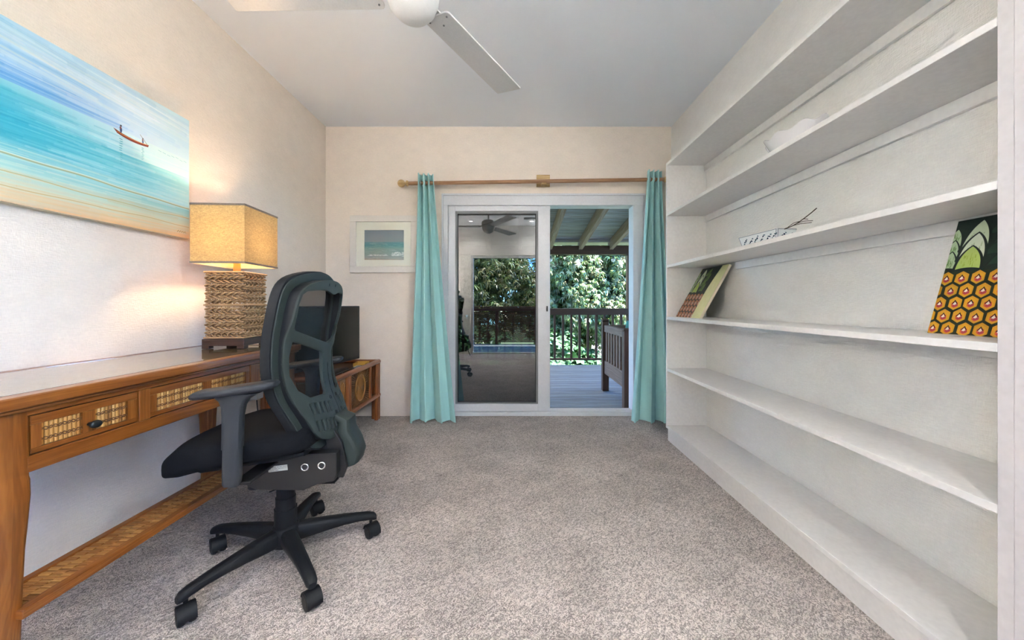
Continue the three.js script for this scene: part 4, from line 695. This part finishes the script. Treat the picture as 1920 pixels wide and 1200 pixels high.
// ---------------------------------------------------------------- rattan cabinet, television
{
  const t = thing('rattan_cabinet', 'low red-brown rattan cabinet with sunburst cane panels in the corner', 'cabinet', [0, 0, 0]);
  const fx = -1.25, bx = -1.745, za = -2.53, zb = -3.34, top = 0.525, low = 0.218, R = 0.017;
  const pole = (name, a, b, r = R) => mesh(name, uvBox(rod(a, b, r, 14), ['x', 'y', 'z'][[0, 1, 2].reduce((m, k) => Math.abs(b[k] - a[k]) > Math.abs(b[m] - a[m]) ? k : m, 0)]), M.rattanPole, t);
  for (const x of [fx, bx]) for (const [z, s] of [[za, -1], [zb, 1]]) { // bundled corner posts
    pole('corner_post', [x, 0, z], [x, top - 0.012, z], 0.019); pole('corner_post', [x, 0, z + s * 0.038], [x, top - 0.016, z + s * 0.038], 0.019); pole('corner_post', [x + (x === fx ? -0.038 : 0.038), 0, z], [x + (x === fx ? -0.038 : 0.038), top - 0.016, z], 0.019);
  }
  for (const x of [fx, bx]) { pole('top_pole', [x, top, za + 0.02], [x, top, zb - 0.02], 0.02); pole('bottom_pole', [x, low, za + 0.02], [x, low, zb - 0.02], 0.02); }
  for (const z of [za, zb]) { pole('top_pole', [fx, top, z], [bx, top, z], 0.02); pole('bottom_pole', [fx, low, z], [bx, low, z], 0.02); }
  mesh('top_board', span(bx + 0.01, fx - 0.012, top - 0.03, top - 0.012, zb + 0.01, za - 0.01), M.rattanDark, t);
  mesh('floor_board', span(bx + 0.01, fx - 0.012, low, low + 0.012, zb + 0.01, za - 0.01), M.rattanDark, t);
  mesh('back_board', span(bx - 0.004, bx + 0.006, low, top - 0.03, zb + 0.01, za - 0.01), M.rattanDark, t);
  mesh('end_board', span(bx + 0.02, fx - 0.03, low, top - 0.03, zb + 0.0, zb + 0.01), M.rattanDark, t);
  mesh('end_board', span(bx + 0.02, fx - 0.03, low, top - 0.03, za - 0.01, za), M.rattanDark, t);
  for (const z of [-2.72, -2.76]) pole('upright', [fx, low, z], [fx, top, z], 0.017);
  pole('upright', [fx, low, -3.155], [fx, top, -3.155], 0.014); pole('upright', [fx, low, -2.585], [fx, top, -2.585], 0.014);
  for (const [p, q] of [[-2.775, -3.14], [-2.60, -2.705]]) { // sunburst panels
    const cz = (p + q) / 2, cy = (top + low) / 2, hw = Math.abs(p - q) / 2, hh = (top - low) / 2 - 0.02, x = fx + 0.002;
    const d = mesh('cane_panel', span(x - 0.016, x - 0.008, cy - hh, cy + hh, cz - hw, cz + hw), M.rattanDark, t);
    const oval = (k) => { const pts = []; for (let i = 0; i < 36; i++) { const a = i / 36 * 2 * PI; pts.push([x - 0.002, cy + Math.sin(a) * hh * 0.78 * k, cz + Math.cos(a) * hw * 0.50 * k]); } return pts; };
    mesh('oval_ring', tube(oval(1), 0.006, 72, 8, true), M.rattanGold, d);
    const inn = [], out = [];
    for (let i = 0; i < 56; i++) { const a = (i + 0.5) / 56 * 2 * PI, c = Math.cos(a), s = Math.sin(a); inn.push(bar([x - 0.004, cy + s * hh * 0.1, cz + c * hw * 0.07], [x - 0.004, cy + s * hh * 0.76, cz + c * hw * 0.48], 0.0028, 5)); const k = Math.min(1 / Math.max(Math.abs(c), 1e-3), 1 / Math.max(Math.abs(s), 1e-3)) * 0.99; out.push(bar([x - 0.006, cy + s * hh * 0.8, cz + c * hw * 0.52], [x - 0.006, cy + s * hh * k, cz + c * hw * k], 0.0032, 5)); }
    mesh('rays', join(inn), M.rattanGold, d); mesh('outer_rays', join(out), M.rattanCore, d);
    mesh('boss', new THREE.SphereGeometry(0.02, 16, 8).scale(0.4, 1, 0.7).translate(x - 0.003, cy, cz), M.rattanGold, d);
  }
}
{
  const t = thing('television', 'black flat television standing on the rattan cabinet', 'television', [-1.44, 0.513, -2.845], -0.2);
  const hw = 0.362, y0 = 0.062, y1 = 0.525;
  const b = mesh('casing', join(rbox(0.03, y1 - y0, 2 * hw, -0.004, (y0 + y1) / 2, 0, 0.005), rbox(0.035, 0.26, 0.4, -0.03, 0.27, 0, 0.01)), M.metalBlack, t);
  mesh('screen', box(0.002, y1 - y0 - 0.034, 2 * hw - 0.026, 0.0118, (y0 + y1) / 2 + 0.004, 0), M.screen, t);
  mesh('neck', rbox(0.03, 0.08, 0.08, -0.012, 0.045, 0, 0.006), M.metalBlack, t);
  mesh('stand_base', new THREE.CylinderGeometry(1, 1, 0.012, 40).scale(0.07, 1, 0.2).translate(0.0, 0.006, 0), M.metalBlack, t);
}
{
  const t = thing('media_player', 'slim black media box with a white square on the rattan cabinet', 'media box', [-1.325, 0.514, -2.72], 0.0);
  mesh('case', rbox(0.08, 0.032, 0.26, 0, 0.016, 0, 0.004), M.metalBlack, t);
  mesh('badge', box(0.001, 0.010, 0.014, 0.0408, 0.017, 0.0), mat({ color: C(0.85, 0.85, 0.85), roughness: 0.5 }), t);
}
{
  const t = thing('remote_control', 'small black remote control lying behind the media box', 'remote', [-1.31, 0.514, -3.02], 0.05);
  mesh('body', rbox(0.045, 0.018, 0.16, 0, 0.009, 0, 0.006), M.metalBlack, t);
  for (let i = 0; i < 4; i++) for (let j = 0; j < 3; j++) mesh('button', box(0.007, 0.003, 0.007, -0.012 + j * 0.012, 0.0187, -0.05 + i * 0.022), M.plug, t);
}
{
  const t = thing('yellow_box', 'small open yellow cardboard box at the cabinet back corner', 'box', [-1.34, 0.514, -3.19], 0.1);
  const y = mat({ color: C(0.55, 0.30, 0.04), roughness: 0.7 });
  for (const s of [-1, 1]) { mesh('side', box(0.10, 0.028, 0.002, 0, 0.015, s * 0.06), y, t); mesh('side', box(0.002, 0.028, 0.12, s * 0.05, 0.015, 0), y, t); }
  mesh('bottom', box(0.1, 0.002, 0.12, 0, 0.001, 0), y, t);
}

// ---------------------------------------------------------------- office chair
{
  const t = thing('office_chair', 'black mesh-back office swivel chair pulled up to the desk', 'chair', [-0.94, 0, -1.496], 5 * PI / 180);
  const D = PI / 180;
  // five-star base with castors
  mesh('hub', lathe([[0, 0.07], [0.05, 0.07], [0.055, 0.08], [0.055, 0.125], [0.048, 0.142], [0.04, 0.15], [0, 0.15]], 36), M.plastic, t);
  for (let k = 0; k < 5; k++) {
    const a = (22 + 72 * k) * D, c = Math.cos(a), s = -Math.sin(a), P = (r, y) => [r * c, y, r * s];
    const rows = [[0.03, 0.107, 0.029, 0.035], [0.08, 0.108, 0.028, 0.033], [0.15, 0.108, 0.026, 0.026], [0.22, 0.106, 0.023, 0.02], [0.28, 0.101, 0.021, 0.016], [0.32, 0.095, 0.02, 0.016], [0.342, 0.088, 0.018, 0.015], [0.352, 0.082, 0.012, 0.01]];
    mesh('base_leg', loft(rows.map(([r, y, w, h]) => ({ p: P(r, y), a: [-s * w, 0, c * w], b: [0, h, 0], n: 3 })), 24), M.plastic, t);
    const ca = mesh('castor', join(rod(P(0.328, 0.06), P(0.328, 0.085), 0.007, 12)), M.metalBlack, t);
    // twin wheels under a rounded hood; all castors trail the same way
    const ax = V(0.72, 0, -0.69), px = P(0.328, 0)[0], pz = P(0.328, 0)[2], off = V(0.69, 0, 0.72).multiplyScalar(0.012), cx = px + off.x, cz = pz + off.z;
    const prof = [[0, -0.011], [0.022, -0.011], [0.028, -0.009], [0.030, -0.004], [0.030, 0.004], [0.028, 0.009], [0.02, 0.011], [0, 0.011]];
    for (const q of [-0.0145, 0.0145]) { const g = lathe(prof, 28); g.applyQuaternion(new THREE.Quaternion().setFromUnitVectors(V(0, 1, 0), ax)); mesh('wheel', g.translate(cx + ax.x * q, 0.0305, cz + ax.z * q), M.plastic, ca); }
    const hood = new THREE.CylinderGeometry(0.0335, 0.0335, 0.058, 24, 1, false, 0, PI * 1.05); hood.applyQuaternion(new THREE.Quaternion().setFromUnitVectors(V(0, 1, 0), ax));
    mesh('hood', (() => { const pts = []; const g = extrude(poly((() => { const o = []; for (let i = 0; i <= 20; i++) { const q = (-15 + 190 * i / 20) * D; o.push([0.0335 * Math.cos(q), 0.0335 * Math.sin(q)]); } for (let i = 20; i >= 0; i--) { const q = (-15 + 190 * i / 20) * D; o.push([0.0315 * Math.cos(q), 0.0315 * Math.sin(q)]); } return o; })()), 0.05).translate(0, 0, -0.025); const b = new THREE.Matrix4().makeBasis(V(0.69, 0, 0.72), V(0, 1, 0), ax.clone().multiplyScalar(-1)); g.applyMatrix4(b); return g.translate(cx, 0.0305, cz); })(), M.plastic, ca);
  }
  // gas lift
  mesh('gas_lift', join(cyl(0.041, 0.041, 0.07, 0, 0.18, 0, 32), cyl(0.0365, 0.0365, 0.05, 0, 0.235, 0, 32), cyl(0.033, 0.033, 0.09, 0, 0.305, 0, 32)), M.plastic, t);
  // seat mechanism
  const mech = mesh('tilt_mechanism', join(
    extrude(poly([[-0.14, 0.44], [-0.12, 0.38], [-0.05, 0.345], [0.12, 0.335], [0.17, 0.355], [0.235, 0.365], [0.245, 0.39], [0.245, 0.475], [0.0, 0.475]]), 0.22, 0.003).translate(0, 0, -0.11),
    span(0.09, 0.25, 0.46, 0.5, -0.07, 0.07, 0.004)), M.metalBlack, t);
  for (const x of [0.128, 0.19]) { mesh('bolt_ring', new THREE.TorusGeometry(0.0125, 0.003, 10, 28).translate(x, 0.425 + (x - 0.125) * 0.06, 0.114), M.chrome, mech); mesh('bolt_bore', cyl(0.011, 0.011, 0.006, x, 0.425 + (x - 0.125) * 0.06, 0.111, 20, 'z'), M.rubber, mech); }
  const lab = canvasTex(512, 160, (g, w, h) => { g.fillStyle = '#c9cbbf'; g.fillRect(0, 0, w, h); g.fillStyle = '#3a3c38'; g.font = 'bold 40px sans-serif'; g.fillText('WARNING: DO NOT REMOVE', 14, 50); g.fillText('OR LOOSEN THIS BOLT &', 14, 98); g.fillText('SPRING UNIT', 14, 146); });
  mesh('label', new THREE.PlaneGeometry(0.07, 0.021).rotateZ(0.09).translate(0.03, 0.424, 0.1138), mat({ map: lab, roughness: 0.5 }), mech);
  mesh('tension_knob', join(cyl(0.034, 0.036, 0.05, -0.09, 0.345, 0.03, 24), cyl(0.014, 0.014, 0.04, -0.09, 0.385, 0.03, 16)), M.plastic, mech);
  // seat: cushion lofted from front to rear, raised slightly at the rear
  const sx = [[-0.318, 0.455, 0.17, 0.012], [-0.314, 0.462, 0.195, 0.03], [-0.30, 0.474, 0.215, 0.05], [-0.26, 0.494, 0.232, 0.066], [-0.2, 0.511, 0.242, 0.066], [-0.1, 0.524, 0.248, 0.062], [0.0, 0.536, 0.248, 0.057], [0.08, 0.545, 0.242, 0.053], [0.14, 0.55, 0.228, 0.049], [0.168, 0.552, 0.205, 0.04], [0.178, 0.552, 0.18, 0.025]];
  mesh('seat', loft(sx.map(([x, y, w, h]) => ({ p: [x, y, 0], a: [0, 0, w], b: [0, h, 0], n: 3.6 })), 48), M.fabricBlack, t);
  mesh('seat_pan', loft([[-0.24, 0.452, 0.16, 0.012], [-0.2, 0.453, 0.18, 0.014], [0.1, 0.49, 0.18, 0.014], [0.15, 0.497, 0.17, 0.012]].map(([x, y, w, h]) => ({ p: [x, y, 0], a: [0, 0, w], b: [0, h, 0], n: 5 })), 32), M.plastic, t);
  // arms
  for (const s of [1, -1]) {
    const z = s * 0.285, arm = mesh('armrest', loft([[-0.14, 0.747, 0.018, 0.006], [-0.136, 0.749, 0.032, 0.012], [-0.12, 0.752, 0.042, 0.0155], [-0.04, 0.761, 0.046, 0.0165], [0.04, 0.772, 0.043, 0.0165], [0.08, 0.778, 0.04, 0.0165], [0.106, 0.782, 0.034, 0.014], [0.118, 0.784, 0.02, 0.008]].map(([x, y, w, h]) => ({ p: [x, y, z], a: [0, 0, w], b: [0.05 * h, h, 0], n: 2.6 })), 28), M.armPlastic, t);
    arm.userData.label = 'smooth dark grey arm pad';
    const up = [[-0.045, 0.575, 0.039, 0.02], [-0.044, 0.6, 0.039, 0.02], [0.0, 0.66, 0.037, 0.02]].map(() => 0);
    mesh('arm_sleeve', loft([[-0.022, 0.572, 0.029, 0.021], [-0.021, 0.62, 0.029, 0.021], [-0.02, 0.68, 0.03, 0.021], [-0.018, 0.712, 0.034, 0.022], [-0.015, 0.732, 0.043, 0.025], [-0.01, 0.745, 0.06, 0.03], [-0.006, 0.754, 0.078, 0.033]].map(([x, y, w, h]) => ({ p: [x, y, z], a: [w, 0.04 * w, 0], b: [0, 0, h], n: 4 })), 28), M.armPlastic, arm);
    mesh('arm_upright', loft([[-0.025, 0.445, 0.022, 0.012], [-0.025, 0.452, 0.0255, 0.016], [-0.024, 0.475, 0.027, 0.017], [-0.022, 0.574, 0.027, 0.017]].map(([x, y, w, h]) => ({ p: [x, y, z], a: [w, 0, 0], b: [0, 0, h], n: 4 })), 24), M.armPlastic, arm);
    mesh('arm_bracket', join(rbox(0.06, 0.012, 0.18, 0.0, 0.448, s * 0.19, 0.004)), M.metalBlack, arm);
  }
  // backrest: shapes drawn flat (across, height) and bent over the spine curve
  const spine = [[0.49, 0.165], [0.535, 0.14], [0.626, 0.11], [0.71, 0.078], [0.80, 0.066], [0.925, 0.072], [1.0, 0.083], [1.1, 0.098], [1.2, 0.114]];
  const halfW = [[0.49, 0.11], [0.505, 0.154], [0.53, 0.1793], [0.58, 0.1958], [0.66, 0.2178], [0.75, 0.2354], [0.85, 0.2442], [0.97, 0.2464], [1.06, 0.242], [1.11, 0.231], [1.14, 0.209], [1.16, 0.1705], [1.175, 0.11], [1.183, 0.055], [1.186, 0]];
  const bulge = [[0.5, 0.03], [0.58, 0.045], [0.93, 0.045], [1.02, 0.015], [1.2, 0.01]], push = [[0.5, 0.0], [0.9, 0.0], [1.0, 0.02], [1.2, 0.02]];
  const bendShell = (g, thin) => { const p = g.attributes.position; for (let i = 0; i < p.count; i++) { const a = p.getX(i), h = p.getY(i), d = p.getZ(i), far = thin ? 1 : clamp(d / 0.03); p.setXYZ(i, interp(spine, h) + d + 0.022 - 0.45 * a * a + far * (interp(push, h) + interp(bulge, h) * (1 - (a / 0.215) ** 2)), h, a); } return g; };
  const bend = (g, d0) => { // extruded along +z: x = across, y = height, z = rearwards
    const p = g.attributes.position; for (let i = 0; i < p.count; i++) { const a = p.getX(i), h = p.getY(i), d = p.getZ(i) + d0; p.setXYZ(i, interp(spine, h) + d + 0.022 - 0.45 * a * a, h, a); } return g; };
  const tess = (g, e = 0.03) => { g = g.index ? g.toNonIndexed() : g; return new TessellateModifier(e, 7).modify(g); };
  const finish = (g, ang = 0.4) => { g.deleteAttribute('normal'); g.deleteAttribute('uv'); g = mergeVertices(g, 1e-5); g.computeVertexNormals(); return uvBox(toCreasedNormals(g, ang)); };
  const outline = (inset, lo = 0.492, hi = 1.186, n = 46) => { const L = [], R = []; for (let i = 0; i <= n; i++) { const k = i / n, h = lerp(lo, hi, 0.5 - 0.5 * Math.cos(PI * k)); const w = Math.max(0, interp(halfW, h)); R.push([w, h]); L.push([-w, h]); } const c = [...R, ...L.reverse().slice(1)]; if (c[c.length - 1][0] === c[0][0]) c.pop(); const cy = 0.83; return c.map(([x, h]) => { const fx = 1 - inset / 0.245, fy = 1 - inset / 0.345; return [x * fx, cy + (h - cy) * fy]; }); };
  const inside = (pts) => pts.map(([x, y]) => [x, y]);
  const rim = extrude(poly(outline(0), [outline(0.034)]), 0.024, 0.005, 8);
  mesh('back_rim', finish(bend(tess(rim), -0.02)), M.plastic, t);
  const flange = extrude(poly(outline(0.006), [outline(0.046)]), 0.006, 0.0015, 8);
  mesh('rim_flange', finish(bend(tess(flange), 0.006)), M.plasticLit, t);
  // shell with openings: a wide upper window, two lower windows either side of the stem, slots below
  const sw = (h) => interp(halfW, h) * (1 - 0.04 / 0.245) - 0.012;
  const win = []; { for (let i = 0; i <= 20; i++) { const x = lerp(-0.165, 0.165, i / 20); win.push([x, 1.108 - 0.016 * Math.exp(-(((x + 0.03) / 0.05) ** 2)) - 0.35 * x * x]); } win.push([0.185, 1.085], [0.196, 1.05], [0.198, 0.99], [0.195, 0.965]); for (let i = 0; i <= 14; i++) { const x = lerp(0.188, -0.188, i / 14); win.push([x, 0.893 + 0.062 * Math.pow(Math.abs(x) / 0.188, 1.25)]); } win.push([-0.195, 0.965], [-0.198, 0.99], [-0.196, 1.05], [-0.185, 1.085]); }
  const lower = (s) => { const a = [[0.185, 0.915], [0.05, 0.862], [0.045, 0.85], [0.045, 0.70], [0.052, 0.692], [0.125, 0.694], [0.165, 0.73], [0.188, 0.79], [0.191, 0.86]]; return s > 0 ? a : a.map(([x, y]) => [-x, y]).reverse(); };
  const slots = []; for (const s of [-1, 1]) for (const [y, n] of [[0.642, 5], [0.576, 5]]) for (let i = 0; i < n; i++) { const x = s * (0.052 + i * 0.0215), w = 0.0048, h = 0.022 - (i === 0 ? 0.002 : 0), o = []; for (const e of [1, -1]) for (let q = 0; q <= 6; q++) { const a = q / 6 * PI + (e > 0 ? 0 : PI); o.push([x + w * Math.cos(a), y + 0.003 * i + e * (h - w) + w * Math.sin(a)]); } slots.push(o); }
  const shellOutline = outline(0.03).filter(([x, h]) => h > 0.555).map(([x, h]) => [x, h]);
  const shell = extrude(poly(outline(0.034), [win, lower(1), lower(-1), ...slots]), 0.006, 0.003, 6).translate(0, 0, 0.021);
  const sh = mesh('back_shell', finish(bendShell(tess(shell, 0.028), true)), M.plasticLit, t);
  mesh('shell_skirt', finish(bendShell(tess(extrude(poly(outline(0.034), [outline(0.042)]), 0.026, 0.002, 6), 0.028))), M.plastic, t);  // side walls take the darker plastic, their shade put into the colour
  sh.userData.label = 'plastic back shell with windows and slots, grey-green sheen painted into its colour';
  for (const s of [-1, 1]) for (const y of [0.672, 0.612]) mesh('screw_ring', finish(bendShell(new THREE.TorusGeometry(0.006, 0.0013, 6, 18).translate(s * 0.027, y, 0.0302))), M.plastic, sh);
  mesh('seam', finish(bendShell(tess(new THREE.BoxGeometry(0.0015, 0.28, 0.0012).translate(0.0, 0.67, 0.0302), 0.03))), M.plastic, sh);
  for (const x of [-0.03, 0.03]) mesh('rivet', finish(bendShell(new THREE.BoxGeometry(0.004, 0.01, 0.002).translate(x, 1.13, 0.0302))), M.plastic, sh);
  // mesh fabric stretched inside the rim
  const fab = bend(tess(new THREE.ShapeGeometry(poly(outline(0.03))), 0.03), -0.004); mesh('mesh_fabric', finish(fab, 3), M.meshBlack, t);
  // support arm from mechanism to shell
  mesh('back_support', loft([[0.225, 0.385, 0.045, 0.032], [0.262, 0.392, 0.055, 0.04], [0.272, 0.43, 0.058, 0.04], [0.26, 0.48, 0.058, 0.036], [0.24, 0.53, 0.056, 0.03], [0.245, 0.575, 0.052, 0.022], [0.205, 0.60, 0.045, 0.016]].map(([x, y, w, h]) => ({ p: [x, y, 0], a: [0, 0, w], b: [h, 0.3 * h, 0], n: 4 })), 28), M.plasticLit, t);
  for (const z of [0.06, -0.072]) mesh('support_cheek', extrude(poly([[0.19, 0.365], [0.255, 0.36], [0.27, 0.40], [0.25, 0.50], [0.215, 0.56], [0.18, 0.545], [0.2, 0.46]]), 0.012, 0.002).translate(0, 0, z), M.metalBlack, t);
}
// low black box on the carpet behind the chair
{
  const t = thing('floor_box', 'low black metal box on the carpet behind the chair', 'box', [-1.165, 0, -2.175], 0.06);
  mesh('casing', rbox(0.20, 0.075, 0.085, 0, 0.042, 0, 0.003), M.metalBlack, t);
  mesh('base_plate', rbox(0.225, 0.005, 0.11, 0, 0.0026, 0, 0.001), M.metalBlack, t);
}
// power point, adaptor and cable between desk and cabinet
{
  const t = thing('power_point', 'grey power adaptor plugged in low on the cream wall past the desk', 'power point', [XL, 0.44, -2.44]);
  mesh('wall_plate', rbox(0.008, 0.075, 0.115, 0.004, 0, 0, 0.003), M.plug, t);
  mesh('adaptor', rbox(0.05, 0.05, 0.07, 0.033, -0.002, -0.01, 0.006), M.plug, t);
  mesh('switch', rbox(0.006, 0.018, 0.01, 0.010, 0.022, 0.035, 0.002), M.plug, t);
  tag(mesh('power_cable', tube([[XL + 0.035, 0.405, -2.45], [XL + 0.05, 0.3, -2.44], [XL + 0.07, 0.12, -2.42], [XL + 0.12, 0.012, -2.39], [-1.5, 0.006, -2.33], [-1.36, 0.006, -2.2], [-1.30, 0.006, -2.12], [-1.36, 0.006, -2.02]], 0.004, 60, 6), M.cable), 'thin black power cable trailing from the wall adaptor to the carpet', 'cable');
}
renderer.render(scene, camera);
